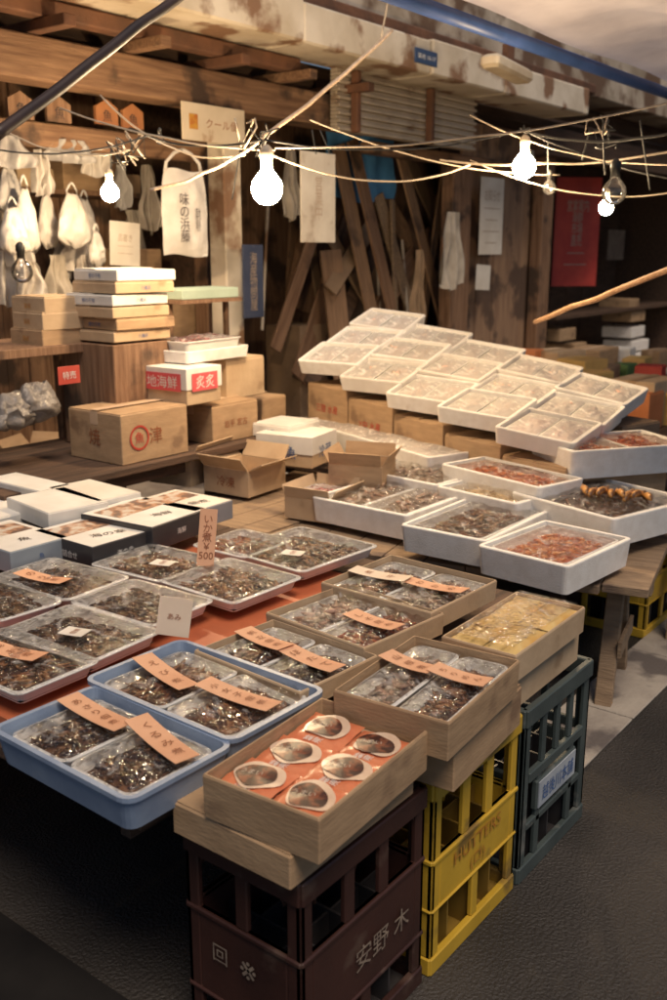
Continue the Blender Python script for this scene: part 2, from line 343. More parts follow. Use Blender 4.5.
T(mk('rolled_shutter',bm,METAL),'half rolled corrugated metal shutter, rusty','shutter')
for px in(355,430):
    q=pY(px,100,4.08);beam('shutter_bracket',q.x,q.x+.05,4.06,4.118,2.36,2.745,RUST,'rusty vertical bracket on the rolled shutter','bracket')
def post(px0,px1,Y,z0,z1,m,label,dep=.12):
    a=pY(px0,250,Y).x;b=pY(px1,250,Y).x
    bm=bmesh.new();bmbox(bm,a,Y,z0,b,Y+dep,z1,bev=.008);return T(mk('post',bm,m),label,'post','shop front posts')
post(226,243,4.25,.12,2.39,PLAS,'weathered plaster post with peeling paint',.14)
post(206,218,4.56,.12,2.7,WOODV,'dark brown timber post beside the plaster post')
post(452,470,4.3,.12,2.27,WOODV,'brown timber post at the edge of the junk store')
post(541,551,4.3,.12,2.66,WOODV,'brown timber post beside the alley opening')
a=pY(471,250,4.34).x;b=pY(541,250,4.34).x
planks('panel_wall',a,b,.12,2.66,4.45,.3,mat('brown_board',(.40,.25,.15),(.27,.16,.10),4,.75,.4,20,stretch=(5,5,.6),wear=((.13,.08,.055),3,.54)),'brown board panel wall with paper notice')
a2=pY(552,250,4.3).x
bm=bmesh.new();bmbox(bm,14,-8,0,14.3,9,5);T(mk('end_wall',bm,WOODD),'dark wall closing the far end of the alley','wall')
planks('alley_wall',a2,14,.12,2.66,5.6,.25,WOODD,'dark plank wall at the back of the alley')
beam('timber_beam',8.6,14,4.2,4.4,2.45,2.7,WOODD,'dark beam across the alley opening')
def awning():
    bm=bmesh.new();nx,ny=80,36;g=[]
    for j in range(ny+1):
        for i in range(nx+1):
            x=3.0+i/nx*8.3;y=2.44-j/ny*2.6
            t=j/ny
            z=2.66+.20*t+.11*(math.sin(x*3.3+t*1.5)*.5+.5)*(.2+t)+.12*noise.noise(Vector((x*1.6,y*2.2,0)))*min(1,t*4)+.05*noise.noise(Vector((x*6,y*3,3)))*min(1,t*5)
            g.append(bm.verts.new((x,y,z)))
    for j in range(ny):
        for i in range(nx):
            a=j*(nx+1)+i;bm.faces.new((g[a],g[a+1],g[a+nx+2],g[a+nx+1]))
    r=mk('awning',bm,mat('awning_sheet',(.68,.63,.65),(.50,.46,.49),2.5,.45,.4,14,trans=.3),smooth=True)
    bm=bmesh.new();tube(bm,[(2.7,2.47,2.61),(11.3,2.47,2.61)],.034,10);mk('awning_pole',bm,mat('blue_pole',(.05,.10,.30),(.035,.075,.22),5,.4),r,smooth=True)
    T(r,'pale sheet awning hung from a blue pole','awning')
awning()
p=pf(507,76,6.6)
r=empty('strip_light_fixture',p,(0,rad(3),rad(4)))
bm=bmesh.new();bridge(bm,[rloop(bm,.52,.10,.02,0),rloop(bm,.56,.13,.03,.02),rloop(bm,.56,.13,.03,.06),rloop(bm,.5,.09,.02,.08)]);mk('fixture_housing',bm,mat('yellowed_plastic',(.74,.63,.46),(.58,.46,.31),6,.5),r)
bm=bmesh.new();bmbox(bm,-.05,-.02,.08,.05,.02,.18);mk('mounting_bracket',bm,RUST,r)
T(r,'yellowed unlit strip light fixture under the canopy','light fixture')

# ================= NEAR STALL =================
def table(name,x0,x1,y0,y1,zt,legs,label,m=WOODP,lm=WOOD,pw=.14):
    r=empty(name,((x0+x1)/2,(y0+y1)/2,0));cx,cy=(x0+x1)/2,(y0+y1)/2
    bm=bmesh.new();y=y0
    while y<y1-.01:
        bmbox(bm,x0-cx,y-cy,zt-.03,x1-cx,min(y+pw-.006,y1)-cy,zt,bev=.002);y+=pw
    mk('table_top',bm,m,r)
    for lx,ly in legs:
        bm=bmesh.new();bmbox(bm,-.03,-.03,0,.03,.03,zt-.03,bev=.003);mk('leg',bm,lm,r,loc=(lx-cx,ly-cy,0))
    for yy in(y0+.08,y1-.1):
        bm=bmesh.new();bmbox(bm,x0-cx+.04,yy-cy,zt-.1,x1-cx-.04,yy-cy+.03,zt-.031);mk('rail',bm,lm,r)
    T(r,label,'table');return r
table('stall_table',1.08,2.66,1.30,3.1,.545,[(1.62,1.42),(1.62,2.2),(1.62,3.0),(2.55,1.4),(2.55,3.0)],'low plank stall table carrying seafood trays',WOODD,WOODD)
bm=bmesh.new();bmbox(bm,1.14,1.74,.546,2.42,2.72,.57,bev=.003);T(mk('orange_board',bm,ORNG),'orange plastic board under rows of trays','board')
def crate(x0,y0,z0,L,W,H,m,label,style,im):
    r=empty('bottle_crate',(x0+L/2,y0+W/2,z0));bm=bmesh.new();t=.014
    def side(s,M):
        def b(u0,z0,u1,z1,e=0,rr=0):bmbox(bm,u0,-e,z0,u1,t,z1,M=M,bev=.003)
        def arch(cx,hw,zt,dn=.018):
            for sg in(-1,1):
                n=4;pp=[(cx+sg*hw,zt-dn)]+[(cx+sg*(hw-dn+dn*math.cos(rad(90*k/n))),zt-dn+dn*math.sin(rad(90*k/n))) for k in range(1,n+1)]+[(cx+sg*hw,zt)]
                f=[bm.verts.new(M@Vector((x,.001,z))) for x,z in pp];k2=[bm.verts.new(M@Vector((x,t-.001,z))) for x,z in pp]
                bm.faces.new(f);bm.faces.new(k2[::-1])
                for q in range(len(pp)):
                    q2=(q+1)%len(pp);bm.faces.new((f[q],k2[q],k2[q2],f[q2]))
        b(-s/2,H*.90,s/2,H,.006);b(-s/2,0,s/2,H*.09,.004)
        b(-s/2,H*.09,-s/2+.035,H*.9);b(s/2-.035,H*.09,s/2,H*.9)
        sw=.011;nk=4 if s>.36 else 3
        if style in('brown','yellow'):nk=3 if s>.36 else 2;sw=.016
        inner=s-.07;cw=inner/nk
        z1={'yellow':.60,'green':.62}.get(style,.66)
        for k in range(1,nk):
            u=-inner/2+k*cw;b(u-sw,H*z1,u+sw,H*.9)
        for k in range(nk):
            c=-inner/2+(k+.5)*cw;arch(c,cw/2-(sw if 0<k<nk-1 else sw*.5),H*.9)
        if style=='yellow':
            b(-s/2+.035,H*.33,s/2-.035,H*.60);b(-.014,H*.09,.014,H*.33)
            b(-s/2,H*.575,s/2,H*.60,.004);b(-s/2,H*.33,s/2,H*.345,.004)
        elif style=='green':
            b(-s/2+.035,H*.56,s/2-.035,H*.62,.003);b(-s/2+.035,H*.28,s/2-.035,H*.32);b(-.12,H*.36,.12,H*.53,.003)
            for k in(-1,1):b(k*s/4-.012,H*.09,k*s/4+.012,H*.56)
        else:
            b(-s/2+.035,H*.26,s/2-.035,H*.66);b(-s/2,H*.635,s/2,H*.66,.004);b(-s/2,H*.26,s/2,H*.28,.004);b(-.016,H*.09,.016,H*.26)
    side(L,Matrix.Translation((0,-W/2,0)))
    side(L,Matrix.Translation((0,W/2,0))@Matrix.Rotation(math.pi,4,'Z'))
    side(W,Matrix.Translation((-L/2,0,0))@Matrix.Rotation(-math.pi/2,4,'Z'))
    side(W,Matrix.Translation((L/2,0,0))@Matrix.Rotation(math.pi/2,4,'Z'))
    mk('crate_body',bm,m,r)
    bm=bmesh.new()
    for k in(-1,0,1):bmbox(bm,k*L/4-.003,-W/2+.016,.01,k*L/4+.003,W/2-.016,H*.55)
    for k in(-.5,.5):bmbox(bm,-L/2+.016,k*W/3-.003,.012,L/2-.016,k*W/3+.003,H*.54)
    bmbox(bm,-L/2+.016,-W/2+.016,.004,L/2-.016,W/2-.016,.01)
    mk('bottle_divider',bm,im,r)
    T(r,label,'crate','bottle crates under the stall');return r
H=.495
cb=crate(1.165,.972,0,.42,.30,H,BRN,'maroon plastic bottle crate with cream lettering','brown',BLACKP)
text('安野 木',INKC,cb,(.05,-.1555,H*.45),FY,w=.19)
for yy,sy in ((.055,'回'),(-.02,'※')):
    text(sy,INKC,cb,(-.2155,yy,H*.5),FX,h=.04)
cy=crate(1.61,.965,0,.40,.34,H,YEL,'yellow plastic bottle crate with orange lettering','yellow',mat('dark_yellow',(.25,.15,.02),(.2,.12,.02)))
text('HUTTERS',INKO,cy,(0,-.1745,H*.52),FY,w=.22,h=.034);text('(ロ)',INKO,cy,(.0,-.1745,H*.41),FY,h=.04)
cg=crate(2.03,.96,0,.40,.36,H,GRN,'grey green plastic bottle crate with pale label','green',BLACKP)
bm=bmesh.new();bmbox(bm,-.112,-.1865,H*.37,.112,-.1835,H*.52);mk('crate_label',bm,mat('pale_blue_label',(.44,.48,.52),(.32,.36,.42),9,.5),cg)
text('越後川本舗',INKB,cg,(0,-.1885,H*.445),FY,w=.19,h=.045)
for x,y in((1.75,1.75),(1.75,2.3)):
    crate(x,y,0,.42,.34,.44,BRN,'maroon plastic bottle crate in shadow beneath table','brown',BLACKP)
c,w,d,yw=fit((292,856),(432,772),(172,818),.575)
carton(pz(290,858,.575),w*1.02,d*1.15,.068,yw,KRAFT,label='flat brown carton lying on maroon crate',tape=False)
def ftray(N,Rr,L,z,h,m,kinds,cards=(),th=.005,r=.003,taper=.004,fl=0,label='',cat='tray',name='tray',grp='display trays',ph=.03,n=170,fm=None,tm=None,top=.048):
    c,w,d,yw=fit(N,Rr,L,z)
    o=tray(name,c,z,w,d,h,yw,m,th=th,r=r,taper=taper,fl=fl)
    T(o,label,cat,grp)
    k=len(kinds);iw=w-2*th-taper-.012;idd=d-2*th-taper-.012
    zb=z-h+th+.001+max(0,h-top-th)
    for i,kd in enumerate(kinds):
        off=((i+.5)/k-.5)*idd
        cc=Vector((c.x-math.sin(yw)*off,c.y+math.cos(yw)*off,0))
        pack(cc,zb,iw,idd/k-.006,yw+random.uniform(-.02,.02),kd,h=ph,n=n,fm=fm,tm=tm)
        if i<len(cards) and cards[i]:
            t,cm,du=cards[i]
            card(Vector((cc.x+du*math.cos(yw),cc.y+du*math.sin(yw),zb+ph+.020)),yw+random.uniform(-.25,.1),.055,min(.21,idd/k*1.08),t,cm,tilt=(random.uniform(-.05,.05),random.uniform(-.04,.04)))
    return c,w,d,yw
KO='shallow open cardboard tray of wrapped seafood packs'
ftray((232,744),(320,690),(90,678),.645,.07,BLUE,['brown','brown'],[('小\n女\n子\n佃\n煮',CARD,0),('え\nび\n煮',CARD,-.02)],th=.006,r=.025,taper=.02,fl=.006,label='blue plastic bin holding two seafood packs',name='plastic_bin',grp='blue bins',n=230)
ftray((128,802),(232,744),(-8,728),.64,.075,BLUE,['black','black'],[('く\nる\nみ\n煮',CARD,.05),('あ\nさ\nり\n佃\n煮',CARD,.04)],th=.006,r=.025,taper=.02,fl=.006,label='blue plastic bin holding dark simmered seafood',name='plastic_bin',grp='blue bins',n=230)
ftray((300,692),(382,655),(190,650),.64,.05,KRAFT2,['black','brown'],[('ほ\nた\nて',CARD,0),('帆\n立\n佃\n煮',CARD,.01)],label=KO+' beside the blue bin')
ftray((365,650),(442,613),(268,612),.65,.06,KRAFT2,['red','silver'],[('し\nそ\n昆\n布',CARD,-.02),None],label=KO)
ftray((432,614),(496,580),(322,582),.66,.06,KRAFT2,['silver','brown'],[('わ\nか\nめ',CARD,0),('煮\n干',CREAM,-.02)],label=KO+' with silvery fish')
c,w,d,yw=fit((450,724),(521,660),(332,690),.695)
carton(pz(455,750,.605),w*.98,d,.10,yw,KRAFT,label='brown carton lying on yellow crate',tape=False)
ftray((450,724),(521,660),(332,690),.70,.085,KRAFT,['brown','silver'],[('ち\nり\nめ\nん',CARD,0.02),('山\n椒\n煮',CARD,.02)],label='open cardboard tray with wrapped fish on yellow crate')
c,w,d,yw=fit((513,656),(590,610),(436,640),.665)
carton(pz(513,676,.60),w,d,.10,yw,KRAFT2,label='pale carton lying on green crate',tape=False)
T(tray('tray',c,.675,w+.01,d+.01,.07,yw,KRAFT2,th=.005,r=.003,taper=.002),'shallow cardboard tray of yellow packets on green crate','tray','display trays')
YP=mat('yellow_packet',(.74,.46,.13),(.66,.36,.08),5,.25,.4,18,c3=(.78,.58,.26))
def packet(p,w,d,h,yaw,m,name='food_packet',tilt=(0,0),label='glossy yellow food packet in a cardboard tray',grp='food packets'):
    bm=bmesh.new();n=10;top=[];bot=[]
    sd=random.random()*30
    for j in range(n+1):
        for i in range(n+1):
            u=i/n*2-1;v=j/n*2-1;b_=(1-u**6)*(1-v**6);ww=.004*noise.noise(Vector((u*3+sd,v*3,sd)))
            top.append(bm.verts.new((u*w/2,v*d/2,h*.5+h*.5*b_+ww)))
            bot.append(bm.verts.new((u*w/2,v*d/2,h*.5-h*.5*b_-.001)))
    for j in range(n):
        for i in range(n):
            a=j*(n+1)+i;bm.faces.new((top[a],top[a+1],top[a+n+2],top[a+n+1]));bm.faces.new((bot[a],bot[a+n+1],bot[a+n+2],bot[a+1]))
    o=mk(name,bm,m,loc=p,rot=(tilt[0],tilt[1],yaw),smooth=True);T(o,label,'packet',grp);return o
for i in range(2):
    for j in range(2):
        u=((i+.5)/2-.5)*(w-.02);v=((j+.5)/2-.5)*(d-.02)
        q=packet(Vector((c.x+u*math.cos(yw)-v*math.sin(yw),c.y+u*math.sin(yw)+v*math.cos(yw),.655)),(w-.02)/2*.98,(d-.02)/2*.98,.022,yw+random.uniform(-.03,.03),YP,tilt=(random.uniform(-.02,.02),random.uniform(-.02,.02)))
        if (i+j)%2:text('玉子',INKT,q,(0,0,.0275),(0,0,rad(90)),h=.02)
bm=bmesh.new();filmsheet(bm,w-.03,d-.03,.004,amp=.004,seed=3.3);T(mk('plastic_film',bm,FILM,loc=(c.x,c.y,.684),rot=(0,0,yw),smooth=True),'wrinkled clear film stretched over yellow packets','plastic film')
c,w,d,yw=fit((318,816),(435,731),(195,776),.665)
ZR=.668
T(tray('tray',c,ZR,w*1.02,d*1.02,.088,yw,KRAFT,th=.006,r=.003,taper=.003),'deep open cardboard tray holding red food packets','tray','display trays')
bm=bmesh.new();bmbox(bm,-w/2+.01,-d/2+.01,0,w/2-.01,d/2-.01,.044);T(mk('box_insert',bm,KRAFT2,loc=(c.x,c.y,.588),rot=(0,0,yw)),'cardboard insert beneath red food packets','box')
RP=mat('red_packet',(.80,.29,.14),(.70,.20,.09),14,.25,.2,25)
MEAT=mat('dark_print',(.05,.018,.014),(.26,.085,.04),40,.3,lo=.46,hi=.6)
CREP=mat('cream_print',(.80,.62,.46),(.70,.48,.33),20,.3)
for i in range(3):
    for j in range(2):
        pw=(w-.04)/3*.98;pd=(d-.02)/2
        u=((i+.5)/3-.5)*(w-.04)-.01;v=((j+.5)/2-.5)*(d-.022)
        q=packet(Vector((c.x+u*math.cos(yw)-v*math.sin(yw),c.y+u*math.sin(yw)+v*math.cos(yw),.634+.003*((i+j)%2))),pw*1.06,pd*1.0,.014,yw+random.uniform(-.08,.08),RP,label='red food packet with printed picture, in cardboard tray',tilt=(random.uniform(-.04,.04),rad(-3)+random.uniform(-.03,.03)))
        for nm,m_,a_,b_,ox,oy,oz in(('printed_plate',CREP,.38,.42,.008,-.002,.0180),('printed_food',MEAT,.30,.33,.004,.002,.0198)):
            bm=bmesh.new();K=30;ph=random.random()*6
            vs=[bm.verts.new((math.cos(k*6.2832/K)*pw*a_*(1+.13*math.sin(3*k*6.2832/K+ph)),math.sin(k*6.2832/K)*pd*b_*(1+.10*math.sin(2*k*6.2832/K+ph)),-.003*abs(math.sin(k*6.2832/K))**4)) for k in range(K)];cv=bm.verts.new((0,0,0))
            for k in range(K):bm.faces.new((cv,vs[k],vs[(k+1)%K]))
            mk(nm,bm,m_,q,loc=(ox,oy,oz))
        text('海鮮',WHITE,q,(-pw*.40,0,.0165),(0,0,rad(90)),h=.019);text('うまい',INKW,q,(pw*.05,pd*.1,.0212),(0,0,rad(-80)),h=.014)
def pk(L,N,Rr,z,kind,cardt=None,n=260,h=.036,lab=''):
    c,w,d,yw=fit(N,Rr,L,z)
    pack(c,z-h,w,d,yw+random.uniform(-.03,.03),kind,h=h,n=n,lab=lab,grp='round cornered packs',rim=.011)
    if cardt:
        t,cm,dx=cardt
        card(Vector((c.x+dx*math.cos(yw),c.y+dx*math.sin(yw),z+.016)),yw+random.uniform(-.1,.3),.06,.18,t,cm,tilt=(.03,.03))
PKT=[((0,577),(65,606),(118,578),'black',('の\nり\n煮',CARD,-.06)),
((103,563),(160,587),(208,560),'brown',None),
((170,580),(232,609),(292,578),'brown',None),
((243,549),(302,579),(359,546),'brown',None),
((80,601),(152,632),(204,601),'black',None),
((5,632),(90,669),(153,631),'black',None),
((-55,590),(-5,628),(48,602),'black',None),
((-60,655),(18,703),(86,661),'brown',('浅\n利\n煮',CARD,.0)),
((195,545),(245,560),(290,540),'red',None)]
for L,N,Rr,k,cd in PKT:pk(L,N,Rr,.635,k,cd)
for px,py in((75,632),(293,553),(163,563)):
    p=pz(px,py,.656);card(p,.3,.05,.07,'佃煮',PAPER,INKT,bend=.001,lab='small white sticker label on a food pack')
def stand(px,py,z,w,l,t,m,yaw,lab,lean=72,hh=.85):
    p=pz(px,py,z)
    bm=bmesh.new();bmbox(bm,-w/2,0,0,w/2,.0015,l)
    o=mk('price_card',bm,m,loc=p,rot=(rad(lean-90),rad(8),yaw))
    text(t,INKT,o,(0,-.0015,l/2),(rad(90),0,0),h=l*hh);T(o,lab,'price card','price cards')
stand(205,566,.64,.055,.18,'い\nか\n煮\n￥\n500',CARD,rad(-38),'tall orange price card standing between packs',76,.76)
stand(172,636,.645,.085,.10,'あみ',CREAM,rad(-52),'cream price card standing between packs',80,.16)
PRT=mat('printed_lid',(.62,.56,.48),(.16,.10,.08),22,.35,c3=(.48,.25,.14),lo=.4,hi=.6,detail=2)
def gift(N,Rr,L,z,h,side,top,label,txt=None):
    c,w,d,yw=fit(N,Rr,L,z)
    n=pz(*N,z);bm=bmesh.new();bmbox(bm,0,0,0,w,d,h,bev=.002)
    o=mk('gift_box',bm,side,loc=(n.x,n.y,z-h),rot=(0,0,yw+random.uniform(-.03,.03)))
    bm=bmesh.new();bmbox(bm,.004,.004,h+.0005,w-.004,d-.004,h+.002);mk('lid_panel',bm,top,o)
    if txt:
        bm=bmesh.new();bmbox(bm,w*.1,d*.52,h+.0022,w*.9,d*.9,h+.003);mk('lid_photo',bm,PRT,o)
        text(txt,INK,o,(w*.5,d*.27,h+.0035),(0,0,rad(-15)),h=min(d*.16,.04))
        text(txt,WHITE if side is BLACKP else INKB,o,(w*.5,-.0015,h*.5),FY,h=h*.26)
        text('海産物詰合せ',WHITE if side is BLACKP else INKB,o,(-.0015,d*.5,h*.5),FX,w=d*.5)
    T(o,label,'gift box','gift boxes');return o
GB=mat('grey_blue_card',(.30,.34,.38),(.23,.27,.31),6,.5)
gift((92,548),(148,528),(38,530),.68,.085,BLACKP,WHITE,'black sided gift box with printed white lid','海の幸')
gift((10,553),(62,535),(-40,532),.68,.07,GB,WHITE,'grey blue gift box with printed white lid','魚')
gift((152,528),(204,508),(88,512),.70,.085,BLACKP,WHITE,'black sided gift box with printed white lid','海鮮')
gift((195,512),(232,500),(138,500),.70,.07,mat('grey_card',(.3,.29,.3),(.25,.24,.25)),PAPER,'grey gift box beside black gift boxes','佃煮')
gift((48,514),(108,502),(5,498),.72,.06,WHITE,WHITE,'plain white gift box at the table end')
gift((40,492),(75,486),(-20,480),.72,.06,WHITE,WHITE,'plain white gift box at the table end')
gift((98,502),(140,492),(52,487),.72,.05,WHITE,PAPER,'white gift box stacked near the table end')
gift((-5,520),(40,508),(-60,505),.68,.06,WHITE,WHITE,'plain white gift box behind grey blue box')
# ================= SECOND STALL =================
def trestle(name,x,y,yaw,w,h,label):
    r=empty(name,(x,y,0),(0,0,yaw))
    bm=bmesh.new();bmbox(bm,-.035,-w/2,h-.07,.035,w/2,h,bev=.003);mk('top_rail',bm,WOODP,r)
    for sy in(-1,1):
        for sx in(-1,1):
            bm=bmesh.new();M=Matrix.Translation((sx*.05,sy*(w/2-.12),h-.04))@Matrix.Rotation(sx*rad(-17),4,'Y')
            bmbox(bm,-.022,-.03,-(h-.03)/math.cos(rad(17)),.022,.03,.0,M=M,bev=.003);mk('leg',bm,WOODP,r)
        bm=bmesh.new();bmbox(bm,-.15,sy*(w/2-.12)-.045,h*.4,.15,sy*(w/2-.12)-.032,h*.4+.06);mk('cross_brace',bm,WOODP,r)
    T(r,label,'trestle','wooden trestles');return r
YW2=rad(13)
trestle('trestle',3.20,1.72,YW2,1.25,.46,'pale wooden trestle holding the second stall')
trestle('trestle',3.95,1.75,YW2,1.3,.46,'pale wooden trestle holding the second stall')
trestle('trestle',3.35,2.75,YW2,.9,.46,'pale wooden trestle holding the second stall')
r=empty('stall_board',(3.45,2.1,.46),(0,0,YW2))
bm=bmesh.new();y=-.95
while y<.95:
    bmbox(bm,-.60+random.uniform(-.03,.02),y,0,.75,y+.155,.03,bev=.002);y+=.16
mk('board_planks',bm,WOODP,r);T(r,'pale plank board laid across wooden trestles','board')
WS='white styrofoam box of wrapped seafood on plank board'
def foam(L,N,Rr,z,h,kinds,label=WS,n=120,cards=(),fm=None):
    return ftray(N,Rr,L,z,h,FOAM,kinds,cards,th=.016,r=.02,taper=.015,label=label,name='styrofoam_box',cat='styrofoam box',grp='styrofoam boxes',ph=.038,n=n,fm=fm,top=.046)
foam((336,496),(411,522),(456,490),.62,.10,['silver','silver'],n=80)
foam((411,524),(490,545),(541,510),.62,.10,['brown'],n=300)
foam((491,545),(573,572),(619,538),.62,.10,['orange'],n=320)
foam((375,468),(440,490),(477,468),.65,.09,['silver'],n=90)
foam((452,486),(520,508),(556,488),.65,.09,['gold'],n=240)
foam((542,493),(618,527),(665,498),.66,.11,['brown'],n=60,label='white styrofoam box of grilled fish skewers')
foam((318,420),(428,462),(452,450),.70,.10,['pale'],n=90,fm=FILMH)
foam((458,464),(542,492),(566,478),.70,.10,['orange'],n=160)
c,w,d,yw=fit((618,527),(665,498),(542,493),.66)
GR=mat('grilled_fish',(.70,.34,.09),(.12,.05,.022),30,.35,lo=.42,hi=.6)
for i in range(8):
    bm=bmesh.new();L_=random.uniform(.06,.08);pts=[(0,-L_+2*L_*k/6,.006*math.sin(k)) for k in range(7)];tube(bm,pts,[.006,.012,.015,.016,.014,.011,.004],8)
    u=(i-3.5)*.030
    o=mk('grilled_fish',bm,GR,loc=(c.x+.00-.28*u+random.uniform(-.01,.01),c.y+u*1.1-.05,.676+.006*(i%2)),rot=(random.uniform(-.1,.1),0,yw+rad(-60)+random.uniform(-.35,.35)),smooth=True)
    T(o,'golden brown grilled fish lying on a pack','fish','grilled fish')
# --- terraced styrofoam boxes ---
FRc=Vector((3.68,1.62,.80));FLc=Vector((4.08,3.05,.965));BRc=Vector((4.80,1.72,.90));BLc=Vector((5.02,3.20,1.19))
def bil(u,v):return (FRc*(1-v)+FLc*v)*(1-u)+(BRc*(1-v)+BLc*v)*u
ncol,nrow=5,3;VS=1/4
for j in range(ncol):
    for i in range(nrow):
        P00=bil(i/nrow,j*VS);P10=bil((i+1)/nrow,j*VS);P01=bil(i/nrow,(j+1)*VS);P11=bil((i+1)/nrow,(j+1)*VS)
        cc=(P00+P10+P01+P11)/4;ax=((P10+P11)-(P00+P01))/2;ay=((P01+P11)-(P00+P10))/2
        w=ax.length-.006;d=ay.length-.008
        zax=ax.cross(ay).normalized();xa=ax.normalized();ya=zax.cross(xa)
        e=Matrix((xa,ya,zax)).transposed().to_euler()
        lift=random.uniform(0,.03)
        bm=bmesh.new();h=.075;th=.016
        bridge(bm,[rloop(bm,w-.015,d-.015,.02,-h),rloop(bm,w,d,.02,-.004),rloop(bm,w-.004,d-.004,.02,0),rloop(bm,w-2*th,d-2*th,.012,0),rloop(bm,w-.015-2*th,d-.015-2*th,.012,-h+.016)])
        e2=e.copy();e2.z+=random.uniform(-.035,.035);e2.x+=random.uniform(-.015,.015)
        o=mk('styrofoam_box',bm,FOAM if (i+j)%3 else FOAMD,loc=cc+zax*lift,rot=e2)
        T(o,'white styrofoam box of film-wrapped fish on stepped display','styrofoam box','stepped styrofoam boxes')
        kd='orange' if (i,j) in((0,0),) else 'pale'
        for k in(-.5,.5):
            off=k*(d-2*th-.02)/2*1.0
            q=pack(Vector((0,0,0)),0,w-2*th-.03,(d-2*th-.02)/2-.006,0,kd,h=.034,n=60,fm=FILMH,grp='packs on stepped display')
            q.location=cc+zax*(lift-.048)+ya*off;q.rotation_euler=e2
tx=['オホーツク海産','三陸産わかめ','オホーツク','Y中 水産','三陸 水産']
for j in range(ncol):
    A_=bil(0,j*VS);B_=bil(0,(j+1)*VS);dv=(B_-A_);yw=math.atan2(dv.y,dv.x)-math.pi/2
    n_=A_.copy();n_.z=min(A_.z,B_.z)-.084
    carton(n_+Vector((.012,.01,0)),.30,Vector((dv.x,dv.y)).length-.012,.20 if j<1 else .24,yw,KRAFT,label='brown printed carton supporting styrofoam boxes',fx=tx[j],ink=INKT if j<3 else INKR,tape=False,hx=.18)
    for i in(1,2):
        m_=bil(i/nrow,j*VS);b2=bil(i/nrow,(j+1)*VS);m_.z=min(m_.z,b2.z)-.092
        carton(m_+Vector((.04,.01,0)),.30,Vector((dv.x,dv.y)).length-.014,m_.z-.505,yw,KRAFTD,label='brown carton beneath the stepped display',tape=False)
table('stall_table',3.78,5.25,1.55,3.75,.50,[(3.85,1.7),(3.85,3.6),(5.2,1.7),(5.2,3.6)],'low table beneath stepped display of styrofoam boxes',WOODD,WOODD)
n_=pz(572,452,.80);r_=pz(690,444,.80);yb=math.atan2(r_.y-n_.y,r_.x-n_.x);wb=.58;db=.36
cbx=n_+Vector((math.cos(yb)*wb/2-math.sin(yb)*db/2,math.sin(yb)*wb/2+math.cos(yb)*db/2,0))
T(tray('styrofoam_box',cbx,.80,wb,db,.12,yb,FOAM,th=.018,r=.02,taper=.015),'large white styrofoam box with orange roe packs','styrofoam box','styrofoam boxes')
for s_ in(-.5,.5):
    pack(cbx+Vector((math.cos(yb)*s_*.26,math.sin(yb)*s_*.26,0)),.758,.25,.30,yb,'orange',h=.036,n=90)
carton(n_+Vector((.03,.04,-.122)),.5,.28,.18,yb,KRAFT,label='brown carton beneath a large styrofoam box',tape=False)
crate(3.85,1.30,0,.4,.3,.44,YEL,'yellow plastic crate beneath the second stall','yellow',BLACKP)
# ================= MIDDLE CARTONS =================
def atY(px,py,Y):return pY(px,py,Y)
table('shop_counter',2.05,3.95,3.15,3.95,.70,[(2.1,3.2),(3.9,3.2),(2.1,3.9),(3.9,3.9)],'dark counter table stacked with cardboard boxes',WOODD,WOODD)
n=atY(120,416,3.2);o=carton(n,.39,.35,n.z-.702,0,KRAFT,label='large printed brown carton on the counter',tape=True,fy='津',fx='焼',ink=INKT,hy=.34,hx=.34)
bm=bmesh.new();hh=n.z-.702
K=24;R1,R2=.055,.046
vs=[bm.verts.new((.10+R1*math.cos(k*6.2832/K),-.0030,hh*.5+R1*math.sin(k*6.2832/K))) for k in range(K)];vi=[bm.verts.new((.10+R2*math.cos(k*6.2832/K),-.0030,hh*.5+R2*math.sin(k*6.2832/K))) for k in range(K)]
for k in range(K):bm.faces.new((vs[k],vs[(k+1)%K],vi[(k+1)%K],vi[k]))
mk('printed_ring',bm,INKR,o);text('魚',INKR,o,(.10,-.003,hh*.5),FY,h=.05)
n=atY(212,408,3.22);carton(n,.32,.30,n.z-.702,0,KRAFT,label='brown carton beside the printed carton',fy='岩手 宮古',hy=.2)
n=atY(186,372,3.2);b0=atY(186,402,3.2).z
o=carton(n,.23,.36,n.z-b0+.02,rad(2),KRAFT2,label='white lidded box with red lettering',tape=False,lid=WHITE)
hh=n.z-b0+.02;PR=mat('pink_red',(.72,.12,.13),(.66,.09,.10),6,.5)
bm=bmesh.new();bmbox(bm,-.0075,.03,hh*.40,-.0062,.33,hh*.92);mk('red_print',bm,PR,o)
text('築地海鮮',WHITE,o,(-.0090,.18,hh*.66),FX,w=.26,h=hh*.36)
bm=bmesh.new();bmbox(bm,.03,-.0078,hh*.40,.2,-.0062,hh*.92);mk('red_print',bm,PR,o)
text('炙炙',WHITE,o,(.115,-.0090,hh*.66),FY,h=hh*.38)
n=atY(226,362,3.35);carton(n,.30,.25,.19,rad(3),KRAFT2,label='pale carton behind the white lidded box',tape=True)
n=atY(262,400,3.45);carton(n,.22,.3,.26,rad(5),KRAFT,label='tall brown carton between the counter and display',tape=True)
bx=atY(212,360,3.30);c_=Vector((bx.x+.06,3.44,0));T(tray('styrofoam_box',c_,bx.z+.05,.46,.26,.055,rad(3),FOAM,th=.012,r=.02,taper=.01),'small white styrofoam tray of red packets','styrofoam box','styrofoam boxes')
pack(Vector((c_.x,c_.y,0)),bx.z+.032,.41,.21,rad(3),'pink',h=.06,n=190)
Y0=3.45;base=atY(118,345,Y0);zz=base.z
cl=[KRAFT2,KRAFT,KRAFT2,WHITE,KRAFT2,WHITE,KRAFT]
